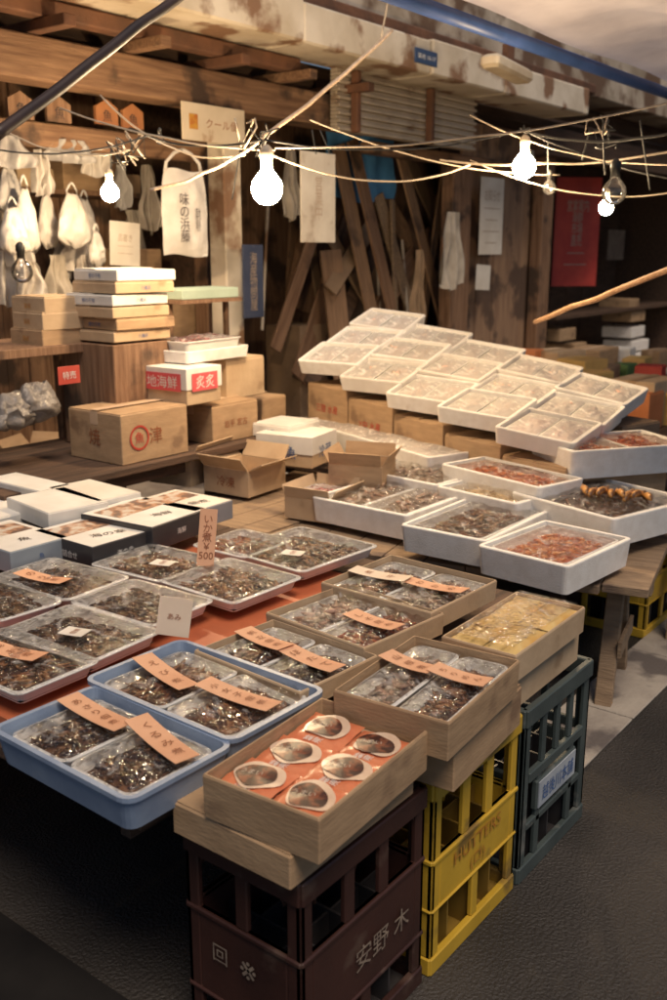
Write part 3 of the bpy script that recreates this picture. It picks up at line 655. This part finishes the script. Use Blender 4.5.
for i in range(6):
    h=.054;zz+=h
    jit=random.uniform(-.025,.025)
    carton(Vector((base.x+jit,Y0+random.uniform(-.01,.02),zz)),.34,.32,h-.009,random.uniform(-.05,.05),cl[i],label='flat shallow box stacked on the shop counter' if cl[i] is not WHITE else 'flat white box stacked on the shop counter',fx='鯵の干物' if i in(1,3,5) else None,fy='八幡浜' if i in(0,3,4) else None,ink=INKB,tape=False,hy=.4)
bm=bmesh.new();bmbox(bm,0,0,0,.38,.38,base.z-.704,bev=.004);T(mk('wooden_chest',bm,WOODV,loc=(base.x-.03,Y0-.0,.703)),'old wooden chest carrying stacked flat boxes','chest')
n=atY(182,290,3.7);carton(n,.42,.2,.05,0,mat('pale_green_box',(.42,.52,.42),(.36,.45,.36)),label='pale green flat box on the shop shelf',tape=False)
bm=bmesh.new();bmbox(bm,0,0,0,.46,.24,.02)
for x in(.01,.43):bmbox(bm,x,.1,-(n.z-.05-.702-.02),x+.025,.125,0)
T(mk('side_shelf',bm,WOODV,loc=(n.x-.02,3.69,n.z-.071)),'small wooden shelf stand on the counter','shelf')
for i,(px,py) in enumerate(((42,345),(42,328),(44,312))):
    n=atY(px,py-14,3.7);carton(n,.22,.24,.075,random.uniform(-.05,.05),KRAFT2 if i else KRAFT,label='small carton stacked on the side shelf',fx='国産',ink=INKO,tape=False,hx=.3)
n=atY(42,345,3.7);bm=bmesh.new();bmbox(bm,0,0,0,1.3,.5,.04,bev=.003)
for x in(.03,1.22):
    for y in(.02,.42):bmbox(bm,x,y,-(n.z-.16),x+.05,y+.05,0)
T(mk('side_shelf',bm,WOODV,loc=(n.x-.85,3.66,n.z-.045)),'brown wooden shelf with small cartons','shelf')
n=atY(80,190,4.95);bm=bmesh.new();bmbox(bm,-.9,0,-.03,.6,.34,0,bev=.003)
for x in(-.8,.5):bmbox(bm,x,.02,-.16,x+.03,.33,-.03)
T(mk('wall_shelf',bm,WOODV,loc=(n.x,4.95,n.z)),'wooden wall shelf inside the shop','shelf')
for k,(dx,w_,h_,m_) in enumerate(((-.75,.3,.14,KRAFT),(-.42,.26,.10,KRAFT2),(-.1,.3,.17,KRAFT),(.22,.28,.11,KRAFTD),(-.06,.22,.08,KRAFT2))):
    carton(Vector((n.x+dx,4.97,n.z+h_+(.18 if k==4 else 0)+.001)),w_,.26,h_,random.uniform(-.05,.05),m_,label='small carton on the wall shelf in the shop')
# cartons stacked on the floor inside the shop behind the counter
for k,(px,py,hh_) in enumerate(((160,300,.3),(195,330,.26),(150,345,.3),(205,290,.2),(120,250,.16))):
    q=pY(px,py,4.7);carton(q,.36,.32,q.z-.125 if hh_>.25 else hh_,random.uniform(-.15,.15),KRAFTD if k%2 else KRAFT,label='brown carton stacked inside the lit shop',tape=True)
table('stall_table',2.72,3.75,2.5,3.12,.50,[(2.8,2.55),(3.6,2.55),(2.8,3.05),(3.6,3.05)],'narrow low table with open cardboard boxes',WOODP,WOODP)
def ob(N,z,w,d,h,yaw,lab,**k):
    n=pz(*N,z);return openbox(n,w,d,h,yaw,label=lab,**k)
ob((190,460),.66,.30,.24,.13,rad(10),'open cardboard box with flaps, nearly empty',ang=(-55,-30,-50,-60),fx='生食用')
ob((248,472),.64,.28,.26,.12,rad(4),'open cardboard box with raised flaps',ang=(-25,-60,-35,-50),fx='冷凍')
ob((330,503),.60,.26,.22,.09,rad(8),'open cardboard box with pink roe packs',ang=(-60,-80,-70,-75),fl=.05)
c0=pz(330,503,.60);pack(Vector((c0.x+.11,c0.y+.13,0)),.572,.23,.20,rad(8),'pink',h=.035,n=170)
n=pz(382,468,.70);openbox(n,.24,.24,.18,rad(20),KRAFT,label='tall open cardboard box against the stall',ang=(-60,-75,-60,-70),fl=.06)
n=pz(312,440,.73);carton(n,.26,.30,.14,rad(12),KRAFT2,label='white box with blue printing and white lid',lid=WHITE,fy='冷蔵',fx='鮮魚',ink=INKB)
n=pz(290,428,.765);carton(n,.26,.24,.06,rad(5),WHITE,label='white flat box on the narrow table',tape=False,fx='冷凍',ink=INKB)
openbox(pz(42,455,.52),.26,.22,.22,rad(25),KRAFT,label='crumpled open cardboard box under the counter',ang=(-30,-60,-50,-20))
for (px,py,z) in((42,470,.50),(55,462,.50)):
    c=pz(px,py,z);T(tray('plastic_bin',c,z,.26,.2,.10,rad(10),mat('pale_blue_plastic',(.32,.38,.44),(.25,.31,.36)),th=.005,r=.02,taper=.03,fl=.005),'pale blue plastic bin beneath counter','bin','pale bins')
table('low_bench',1.9,2.8,3.2,3.7,.38,[(1.95,3.25),(2.7,3.25)],'low dark bench with bins and boxes',WOODD,WOODD)
def sack(p,w,h,m,name,label,d=.12,cat='bag',seed=0,rot=0,top=.35,handle=True,group='hanging bags'):
    r=empty(name,p,(0,0,rot));bm=bmesh.new();n=24;ls=[]
    for k in range(19):
        t=k/18;ww=w/2*(1-(1-top)*t**2.2)*(min(1,(.45+t*4)));dd=d/2*math.sin(math.pi*min(.98,(.08+t*.85)))*(1-.5*t)
        ls.append([bm.verts.new((ww*math.cos(2*math.pi*i/n)*(1+.14*noise.noise(Vector((i*1.3,t*4,seed)))),dd*math.sin(2*math.pi*i/n)*(1+.8*noise.noise(Vector((i*1.9,t*5,seed+4)))),h*t-h+.03*noise.noise(Vector((i*.9,t*3,seed+9))))) for i in range(n)])
    bridge(bm,ls);mk('bag_body',bm,m,r,smooth=True)
    if handle:
        for s in(-1,1):
            bm=bmesh.new();tube(bm,[(s*w*top*.45,0,-.02),(s*w*top*.5,0,h*.08),(s*w*top*.2,0,h*.2),(0,0,h*.24)],.006,5);mk('bag_handle',bm,m,r,smooth=True)
    T(r,label,cat,group);return r
BAGT=mat('translucent_plastic',(.36,.32,.29),(.20,.18,.17),12,.25,1,35,trans=.3)
for i,(px,py,w,h) in enumerate(((36,408,.22,.16),(12,420,.22,.14))):
    p=pY(px,py-25,3.5);sack(p,w,h,BAGT,'plastic_sack','crumpled clear plastic sack on the bench',d=.16,seed=i,handle=False,top=.5,group='plastic sacks')
# ================= HANGING GOODS, LEFT SHOP =================
BAGW=mat('white_bag_plastic',(.76,.72,.67),(.62,.57,.52),7,.4,.8,22,trans=.2)
BAGG=mat('grey_bag_plastic',(.50,.48,.46),(.38,.36,.35),7,.4,.8,22,trans=.2)
GC=mat('grey_cloth',(.44,.39,.33),(.31,.27,.22),8,.85,.3,40)
def cloth(px,py,Y,w,h,m,label,folds=5,rot=0,seed=0,name='hanging_cloth',pinch=.55,cat='cloth'):
    p=pY(px,py,Y);bm=bmesh.new();nx,ny=30,18;g=[]
    for j in range(ny+1):
        for i in range(nx+1):
            u=i/nx*2-1;v=j/ny
            g.append(bm.verts.new((u*w/2*(pinch+(1-pinch)*min(1,v*1.6))+.02*noise.noise(Vector((u,v*3,seed))),.022*math.sin(u*folds*2+seed)*(.4+.6*v)+.04*noise.noise(Vector((u*2,v*2,seed))),-v*h*(1-.10*abs(u)+.05*noise.noise(Vector((u*3,seed,0)))))))
    for j in range(ny):
        for i in range(nx):
            a=j*(nx+1)+i;bm.faces.new((g[a],g[a+1],g[a+nx+2],g[a+nx+1]))
    return T(mk(name,bm,m,loc=p,rot=(0,0,rot),smooth=True),label,cat,'hanging cloths')
for i,(px,py,w,h,Y,m) in enumerate(((8,168,.20,.22,4.45,BAGG),(72,195,.24,.26,4.4,BAGW),(24,190,.15,.30,4.35,BAGW),(46,196,.15,.26,4.5,BAGW),(96,232,.13,.18,4.4,BAGW),(60,245,.16,.2,4.6,BAGG),(12,208,.16,.22,4.3,BAGW),(84,200,.14,.22,4.6,BAGG))):
    sack(pY(px,py,Y),w,h,m,'carrier_bag','crumpled white carrier bag hanging from the rail' if m is BAGW else 'grey translucent carrier bag hanging in the shop',d=.08,seed=i*3.3,rot=random.uniform(-.3,.3),top=.3)
for i,(px,py,w,h,Y,m,lb) in enumerate(((40,150,.12,.24,4.5,BAGW,'white cloth hanging from the shop rail'),(8,135,.30,.16,4.4,BAGG,'grey rag draped over the rail'),(20,215,.16,.30,4.55,BAGW,'white apron hanging from the shop rail'),(78,225,.28,.26,4.55,BAGW,'white apron hanging from the shop rail'),(58,255,.18,.26,4.5,GC,'grey towel hanging in the shop'),(0,180,.22,.34,4.6,GC,'grey towel hanging in the shop'),(70,140,.32,.12,4.45,BAGG,'grey plastic sheet draped over rail'),(30,262,.16,.22,4.45,BAGW,'white towel hanging in the shop'),(95,140,.2,.2,4.6,BAGW,'white cloth hanging from the shop rail'),(148,165,.14,.4,4.65,GC,'grey towel hanging in the shop'),(120,165,.12,.26,4.7,BAGG,'grey rag draped over the rail'),(195,175,.14,.34,4.6,GC,'grey towel hanging in the shop'),(5,250,.2,.3,4.6,BAGW,'white towel hanging in the shop'),(84,255,.12,.2,4.5,BAGW,'white towel hanging in the shop'),(132,210,.16,.3,4.8,GC,'grey towel hanging in the shop'),(222,180,.12,.4,4.5,GC,'grey towel hanging in the shop'))):
    cloth(px,py,Y,w,h,m,lb,seed=i*2.7,pinch=.35 if i%2 else .6,rot=random.uniform(-.4,.2))
p=pY(183,170,4.2)
r=empty('tote_bag',p,(0,0,rad(-20)))
W_,H_=.29,.47
bm=bmesh.new();n=14
for s in(-1,1):
    g=[]
    for j in range(n+1):
        for i in range(n+1):
            u=i/n*2-1;v=j/n
            x=u*W_/2*(1-.22*(v**5))*(1-.06*abs(u)*(1-v));y=s*(.035*(1-u*u)*(1-(2*v-1)**4)+.001)+.010*noise.noise(Vector((u*3,v*5,s)))
            g.append(bm.verts.new((x,y,-H_+v*H_-.01*math.sin(u*3))))
    for j in range(n):
        for i in range(n):
            a=j*(n+1)+i;bm.faces.new((g[a],g[a+1],g[a+n+2],g[a+n+1]))
mk('bag_body',bm,BAGW,r,smooth=True)
for s in(-1,1):
    bm=bmesh.new();tube(bm,[(s*.11,0,-.01),(s*.10,0,.04),(s*.05,0,.09),(0,0,.11)],.010,6);mk('bag_handle',bm,BAGW,r,smooth=True)
text('味\nの\n浜\n藤',INK,r,(-.02,-.047,-.26),FY,h=.27,w=.058)
text('築地\n場外',INK,r,(.065,-.044,-.27),FY,h=.13,w=.03)
T(r,'white shopping bag with brush lettering hung from beam','bag')
for i,(px,py) in enumerate(((106,115),(132,119),(20,108),(58,112))):
    p=pY(px,py,4.4);bm=bmesh.new();w_=.075;vs=[(-w_,0),(w_,0),(w_,.09),(0,.13),(-w_,.09)]
    a=[bm.verts.new((x,-.01,z-.05)) for x,z in vs];b=[bm.verts.new((x,.01,z-.05)) for x,z in vs];bm.faces.new(a);bm.faces.new(b[::-1])
    for k in range(5):bm.faces.new((a[k],b[k],b[(k+1)%5],a[(k+1)%5]))
    o=mk('wooden_plaque',bm,WOODV if i>1 else mat('orange_wood',(.42,.18,.07),(.3,.12,.05)),loc=p);text('魚',INK,o,(0,-.0125,-.005),FY,h=.06);T(o,'small gabled wooden plaque above the shop','plaque','wooden plaques')
def flat(name,px0,py0,px1,py1,Y,m,label,cat,txt=None,ink=INK,tw=None,th_=None,yaw=0,thick=.012,tloc=(0,0),roll=0):
    c=pY((px0+px1)/2,(py0+py1)/2,Y);a=pY(px0,(py0+py1)/2,Y);b=pY(px1,(py0+py1)/2,Y);w=b.x-a.x
    h=pY((px0+px1)/2,py0,Y).z-pY((px0+px1)/2,py1,Y).z
    if yaw: w=((px1-px0)/F)*c.length/math.cos(yaw+math.pi/2-AZ)
    bm=bmesh.new();bmbox(bm,-w/2,-thick/2,-h/2,w/2,thick/2,h/2,bev=min(.002,thick*.3));o=mk(name,bm,m,loc=c,rot=(0,roll,yaw))
    if txt:text(txt,ink,o,(tloc[0]*w,-thick/2-.0015,tloc[1]*h),FY,w=w*(tw or .8),h=(h*th_ if th_ else None))
    T(o,label,cat);return o,w,h
o,w,h=flat('shop_sign',183,106,245,143,4.12,mat('cream_sign',(.66,.56,.42),(.55,.45,.32),4,.6,wear=((.35,.22,.13),5,.6)),'cream sign board with parcel service lettering','sign','クール便',INKT,tw=.52,th_=.26,tloc=(.12,0))
bm=bmesh.new();bmbox(bm,-w*.40,-.0085,-h*.20,-w*.27,-.0065,h*.2);mk('sign_emblem',bm,INKO,o)
flat('notice_board',301,153,335,243,4.0,mat('aged_white_board',(.66,.60,.50),(.54,.47,.38),5,.6,wear=((.42,.34,.26),6,.58)),'tall pale notice board hanging on a wire','notice board','営\n業\n中',FADED,tw=.22,th_=.5)
flat('hanging_banner',243,245,263,318,4.1,mat('navy_cloth',(.025,.035,.07),(.04,.05,.09)),'narrow navy banner with white lettering on post','banner','海\n産\n物\n問\n屋',INKC,tw=.35,th_=.8)
flat('paper_notice',480,178,503,255,4.3,PAPER,'white paper notice pinned on brown board wall','notice','お知らせ\n————\n———\n————\n———',FADED,tw=.7,th_=.7,thick=.004)
flat('paper_notice',476,265,490,290,4.3,PAPER,'small white slip pinned on brown board wall','notice',thick=.003,roll=.05)
flat('paper_notice',524,150,534,168,4.3,PAPER,'small white slip pinned on brown board wall','notice',thick=.003)
flat('address_plate',415,50,437,65,3.74,mat('blue_plate',(.05,.08,.16),(.04,.07,.14),5,.3),'small blue address plate on the canopy edge','sign','築地 10-17',WHITE,tw=.8,th_=.36)
flat('paper_notice',58,366,80,384,3.1,mat('red_sheet',(.6,.08,.05),(.5,.06,.04)),'small red label hanging on the counter','notice','特売',WHITE,tw=.6,thick=.003)
flat('paper_notice',110,222,140,266,4.5,PAPER,'white paper sheet pinned inside the shop','notice','品書き\n———\n———',FADED,tw=.5,th_=.45,thick=.004,roll=.06)
flat('red_poster',555,178,598,287,5.0,mat('red_poster_board',(.68,.08,.055),(.58,.055,.045),6,.5),'tall red vertical poster with white lettering','poster','営業案内\n海鮮\n市場\n直売\n———\n————',INKW,tw=.5,th_=.6,yaw=rad(-45))
cloth(453,212,4.15,.36,.62,GC,'grey work jacket hanging from the timber post',seed=2)
cloth(420,250,4.2,.16,.55,mat('brown_cloth',(.26,.17,.1),(.18,.12,.07),8,.85,.3,40),'brown cloth strip hanging near the junk',seed=5)
cloth(290,150,4.3,.14,.45,GC,'narrow grey cloth hanging by the pillar',seed=7)
# ================= JUNK STORE =================
cloth(362,136,4.72,.95,.50,BLUET,'blue tarpaulin sheet hanging in the junk store',folds=2,seed=11,name='blue_tarpaulin',pinch=.95,cat='tarpaulin')
def board(p0,p1,w,m,label,t=.02,tw=0):
    d=(p1-p0);z=d.normalized();x=Vector((1,0,0));x=(x-z*x.dot(z)).normalized();y=z.cross(x)
    M=Matrix((x,y,z)).transposed().to_4x4();bm=bmesh.new();bmbox(bm,-w/2,-t/2,0,w/2,t/2,d.length,bev=.002)
    e=(M@Matrix.Rotation(tw,4,'Z')).to_euler();o=mk('loose_board',bm,m,loc=p0,rot=e);T(o,label,'board','boards leaning in the junk store')
WB=mat('mid_timber',(.33,.20,.115),(.22,.13,.075),6,.75,.4,30,stretch=(6,6,.6),wear=((.12,.075,.05),3,.55))
JB=[((385,330),(338,145),.14,4.66,WB),((430,330),(378,195),.12,4.7,WOODP),((300,330),(352,215),.24,4.9,WOODV),((392,260),(352,140),.16,4.62,WOODV),((330,320),(300,170),.12,5.1,KRAFTD),((415,330),(445,165),.10,4.75,WB),((345,300),(395,210),.30,5.05,KRAFTD),((450,300),(398,145),.14,4.64,WB),((275,300),(345,140),.10,4.85,WOODV),((398,332),(392,200),.06,4.65,WOODP),((310,335),(380,240),.12,4.8,WOODD),((370,345),(435,235),.22,4.9,WOODV),((450,200),(400,140),.22,5.1,KRAFTD),((440,240),(375,185),.16,4.85,WB),((300,260),(322,190),.3,5.3,WOODV),((395,300),(330,235),.18,4.78,KRAFTD),((290,300),(300,150),.16,5.4,WB),((345,335),(330,250),.2,4.7,WB),((420,335),(410,270),.22,4.75,KRAFTD),((330,240),(372,225),.12,4.75,KRAFTD),((360,290),(415,255),.2,4.7,WOODV)]
for a,b,w,Y,m in JB:
    board(pY(a[0],a[1]+50,Y-.12),pY(b[0],b[1],Y),w,m,'weathered board leaning against junk store wall',tw=random.uniform(-.4,.4))
for a,b in (((380,320),(376,235)),((408,320),(402,240)),((262,330),(270,160))):
    bm=bmesh.new();tube(bm,[pY(a[0],a[1],4.6),pY(b[0],b[1],4.7)],.012,8);T(mk('thin_pole',bm,METAL),'thin metal pole standing in the junk store','pole','thin poles')
for i,(px,py,w,h) in enumerate(((300,345,.35,.45),(425,350,.3,.25))):
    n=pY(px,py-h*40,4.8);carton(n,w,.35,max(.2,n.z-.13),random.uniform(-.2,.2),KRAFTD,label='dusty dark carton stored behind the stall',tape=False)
# ================= RIGHT BACKGROUND BOXES =================
mat('green_box',(.14,.26,.09),(.1,.18,.06));mat('orange_box',(.66,.24,.09),(.55,.18,.06));mat('red_box',(.55,.07,.05),(.45,.05,.03))
YB=mat('yellow_box',(.70,.46,.16),(.58,.36,.12),6,.6)
TZ=.50
table('alley_table',5.3,8.9,1.8,3.6,TZ,[(5.4,1.9),(8.8,1.9),(5.4,3.5),(8.8,3.5)],'dark table with cartons near the alley',WOODD,WOODD)
for i,(px,py,w,d,m,Y,t) in enumerate(((575,366,.40,.35,KRAFT2,3.0,None),(610,370,.4,.3,KRAFT,2.8,'北海'),(558,354,.35,.3,KRAFT2,3.2,None),(655,384,.4,.3,KRAFT2,2.1,None),(600,352,.5,.3,KRAFT,3.3,None),(640,388,.25,.2,mats['green_box'],2.3,'茶'),(535,352,.2,.2,mats['orange_box'],3.35,None),(662,368,.2,.2,mats['red_box'],2.5,None),(628,366,.2,.16,mats['green_box'],2.9,None),(592,376,.3,.2,YB,2.6,None),(645,360,.3,.2,YB,3.05,None),(620,388,.24,.2,KRAFT,2.3,None),(672,395,.24,.2,YB,2.05,None),(630,350,.3,.2,WHITE,3.3,None),(660,352,.3,.2,KRAFT,3.2,None),(585,362,.3,.25,YB,2.9,None),(650,395,.2,.15,mats['orange_box'],2.1,None))):
    q=pY(px,py,Y)
    if q.z<TZ+.06:q.z=TZ+.10
    carton(q,w,d,q.z-TZ-.001,random.uniform(-.25,.25),m,label='carton in the heap beside the alley',tape=m in(KRAFT,KRAFT2),fx=t,ink=INKO,hx=.3)
for i,(px,py,w) in enumerate(((632,342,.55),(632,328,.5),(634,354,.5),(560,330,.4),(575,345,.4),(632,312,.45),(630,300,.4))):
    q=pY(px,py,4.7);carton(q,w,.4,.13,random.uniform(-.1,.1),FOAM if i<3 else KRAFT,name='styrofoam_box' if i<3 else 'cardboard_box',label='closed white styrofoam box stacked in the alley' if i<3 else 'brown carton stacked in the alley',tape=False,cat='box')
planks('alley_shelf',pY(556,300,4.68).x,pY(667,300,4.68).x+1,.85,.89,4.66,.5,WOODD,'dark shelf in the alley with stacked boxes','shelf',vert=False,th=.6)
flat('menu_board',608,230,624,260,5.2,mat('dim_board',(.3,.24,.18),(.2,.15,.12)),'small dim board hanging in the alley','board','酒',INKC,tw=.4)
# ================= WIRES, ROPES, BULBS =================
def wire(a,b,sag,r,m,label,n=24,name='electric_cable',cat='cable',grp='overhead cables'):
    pts=[];sd=random.random()*40
    for k in range(n+1):
        t=k/n;p=a.lerp(b,t);p.z-=sag*4*t*(1-t);p.z+=.010*noise.noise(Vector((t*5,sd,0)))*math.sin(math.pi*t);pts.append(p)
    bm=bmesh.new();tube(bm,pts,r,6);T(mk(name,bm,m,smooth=True),label,cat,grp)
CABW=mat('cream_cable',(.60,.50,.38),(.45,.37,.28),9,.6);CABO=mat('orange_rope',(.62,.38,.22),(.48,.28,.15),30,.8,.5,90);CABB=mat('beige_rope',(.66,.50,.36),(.5,.36,.25),30,.8,.5,90)
wire(pf(-8,138,2.6),pf(190,-12,3.4),0,.016,mat('black_pole',(.03,.02,.02),(.06,.035,.03),5,.5),'thick dark pole crossing over the stall',name='overhead_pole',cat='pole')
wire(pf(150,190,4.0),pf(264,138,4.3),.03,.007,CABB,'twisted beige rope tied between the overhead cables',name='rope',cat='rope')
wire(pf(262,138,4.3),pf(392,30,5.2),.02,.009,CABB,'twisted beige rope tied up to the canopy',name='rope',cat='rope')
wire(pf(535,322,5.0),pf(690,262,3.4),.0,.012,CABO,'thick orange rope tied across the alley',name='rope',cat='rope')
W=[((60,108,4.6),(275,150,4.2),.04,.004,CABW),((262,150,4.2),(470,165,4.8),.10,.004,CABW),((275,148,4.2),(680,100,4.2),.05,.004,CABW),((440,160,4.8),(680,150,4.5),.04,.005,CABW),((265,140,4.2),(530,128,4.5),.06,.004,RUBBER),((520,130,4.5),(690,128,4.0),.05,.006,RUBBER),((0,150,4.4),(150,135,4.5),.04,.004,RUBBER),((130,128,4.6),(262,140,4.2),.05,.005,RUBBER),((388,0,5.2),(380,45,5.2),0,.005,CABW),((470,115,4.9),(680,165,4.2),.06,.003,CABW),((310,120,4.6),(560,175,4.9),.06,.003,CABW),((100,95,4.8),(245,155,4.4),.1,.004,CABW),((0,128,4.7),(130,150,4.6),.06,.004,CABW),((470,160,4.8),(690,190,4.6),.08,.003,CABW),((520,128,4.6),(680,180,4.4),.03,.004,RUBBER)]
for a,b,s,r,m in W:wire(pf(*a),pf(*b),s,r,m,'thin cream cable strung over the stalls' if m is CABW else 'thin black electric cable strung over the stalls')
for px0,py0,px1,py1,d in((312,130,316,154,5.6),(320,130,330,154,5.6),(268,150,268,165,4.2),(111,150,111,180,4.9),(524,125,524,150,4.7),(603,125,605,175,4.3),(240,150,232,200,4.8),(548,140,548,185,4.8),(590,130,582,160,4.5),(640,120,650,190,4.4)):
    wire(pf(px0,py0,d),pf(px1,py1,d),0,.004,RUBBER,'short drop cable hanging from overhead wires',n=5)
def bulb(px,py,dist,r,lit=True,label='glowing round light bulb hanging from a cable'):
    p=pf(px,py,dist);o=empty('light_bulb',p)
    bm=bmesh.new();pr=[(0,-r),(.26*r,-.966*r),(.5*r,-.87*r),(.71*r,-.71*r),(.87*r,-.5*r),(.97*r,-.26*r),(r,0),(.98*r,.22*r),(.9*r,.5*r),(.68*r,.8*r),(.42*r,1.1*r),(.34*r,1.3*r)];n=20
    ls=[[bm.verts.new((max(x,.001)*math.cos(2*math.pi*k/n),max(x,.001)*math.sin(2*math.pi*k/n),z)) for k in range(n)] for x,z in pr]
    bridge(bm,ls);mk('bulb_glass',bm,BULB if lit else GLASS,o,smooth=True)
    bm=bmesh.new();tube(bm,[(0,0,1.25*r),(0,0,1.8*r),(0,0,1.85*r),(0,0,2.4*r),(0,0,2.7*r)],[.38*r,.38*r,.44*r,.44*r,.15*r],10);mk('bulb_socket',bm,CABW if lit else RUBBER,o,smooth=True)
    T(o,label,'light bulb','hanging bulbs');return o
bulb(267,189,4.2,.064);bulb(110,193,4.9,.042);bulb(524,167,4.7,.052);bulb(606,208,4.3,.030)
bulb(614,193,4.2,.05,False,'large clear unlit bulb hanging beside a lit bulb');bulb(549,188,4.8,.03,False,'small clear unlit bulb hanging from cable')
bulb(22,272,4.6,.05,False,'clear unlit bulb hanging by the bags');bulb(160,140,4.7,.02,False,'small unlit bulb tied to the wires')
for cx_,cy_,dd_,nn in((130,150,4.7,5),(258,150,4.25,3),(600,140,4.4,3)):
    for i in range(nn):
        a=pf(cx_+random.uniform(-12,12),cy_+random.uniform(-16,10),dd_);pts=[a+Vector((random.uniform(-.06,.06),random.uniform(-.05,.05),random.uniform(-.07,.07))) for _ in range(7)]
        bm=bmesh.new();tube(bm,pts,.004,5);T(mk('electric_cable',bm,CABW if i%2 else RUBBER,smooth=True),'knotted cable bundle above the shop','cable','overhead cables')
# ================= LIGHT, WORLD, CAMERA =================
w=bpy.data.worlds.new('World');sc.world=w;w.use_nodes=True;nt=w.node_tree
sky=nt.nodes.new('ShaderNodeTexSky');sky.sky_type='NISHITA';sky.sun_disc=False
EL=rad(62);AZS=rad(240)
sky.sun_elevation=EL;sky.sun_rotation=math.pi/2-AZS
nt.links.new(sky.outputs[0],nt.nodes['Background'].inputs[0]);nt.nodes['Background'].inputs[1].default_value=.05
s=bpy.data.lights.new('sun','SUN');s.energy=2.35;s.angle=rad(24);s.color=(1,.83,.66)
so=bpy.data.objects.new('sun',s);col.objects.link(so)
dv=Vector((math.cos(EL)*math.cos(AZS),math.cos(EL)*math.sin(AZS),math.sin(EL)));so.rotation_euler=dv.to_track_quat('Z','Y').to_euler()
cam=bpy.data.cameras.new('camera');co=bpy.data.objects.new('camera',cam);col.objects.link(co);sc.camera=co
co.location=(0,0,CAMH);co.rotation_euler=(math.pi/2-PIT,0,AZ-math.pi/2)
cam.sensor_fit='VERTICAL';cam.sensor_height=36;cam.lens=F/1000*36;cam.clip_end=300
cam.dof.use_dof=True;cam.dof.focus_distance=2.6;cam.dof.aperture_fstop=3.5
sc.view_settings.view_transform='Standard';sc.view_settings.look='None';sc.view_settings.exposure=0
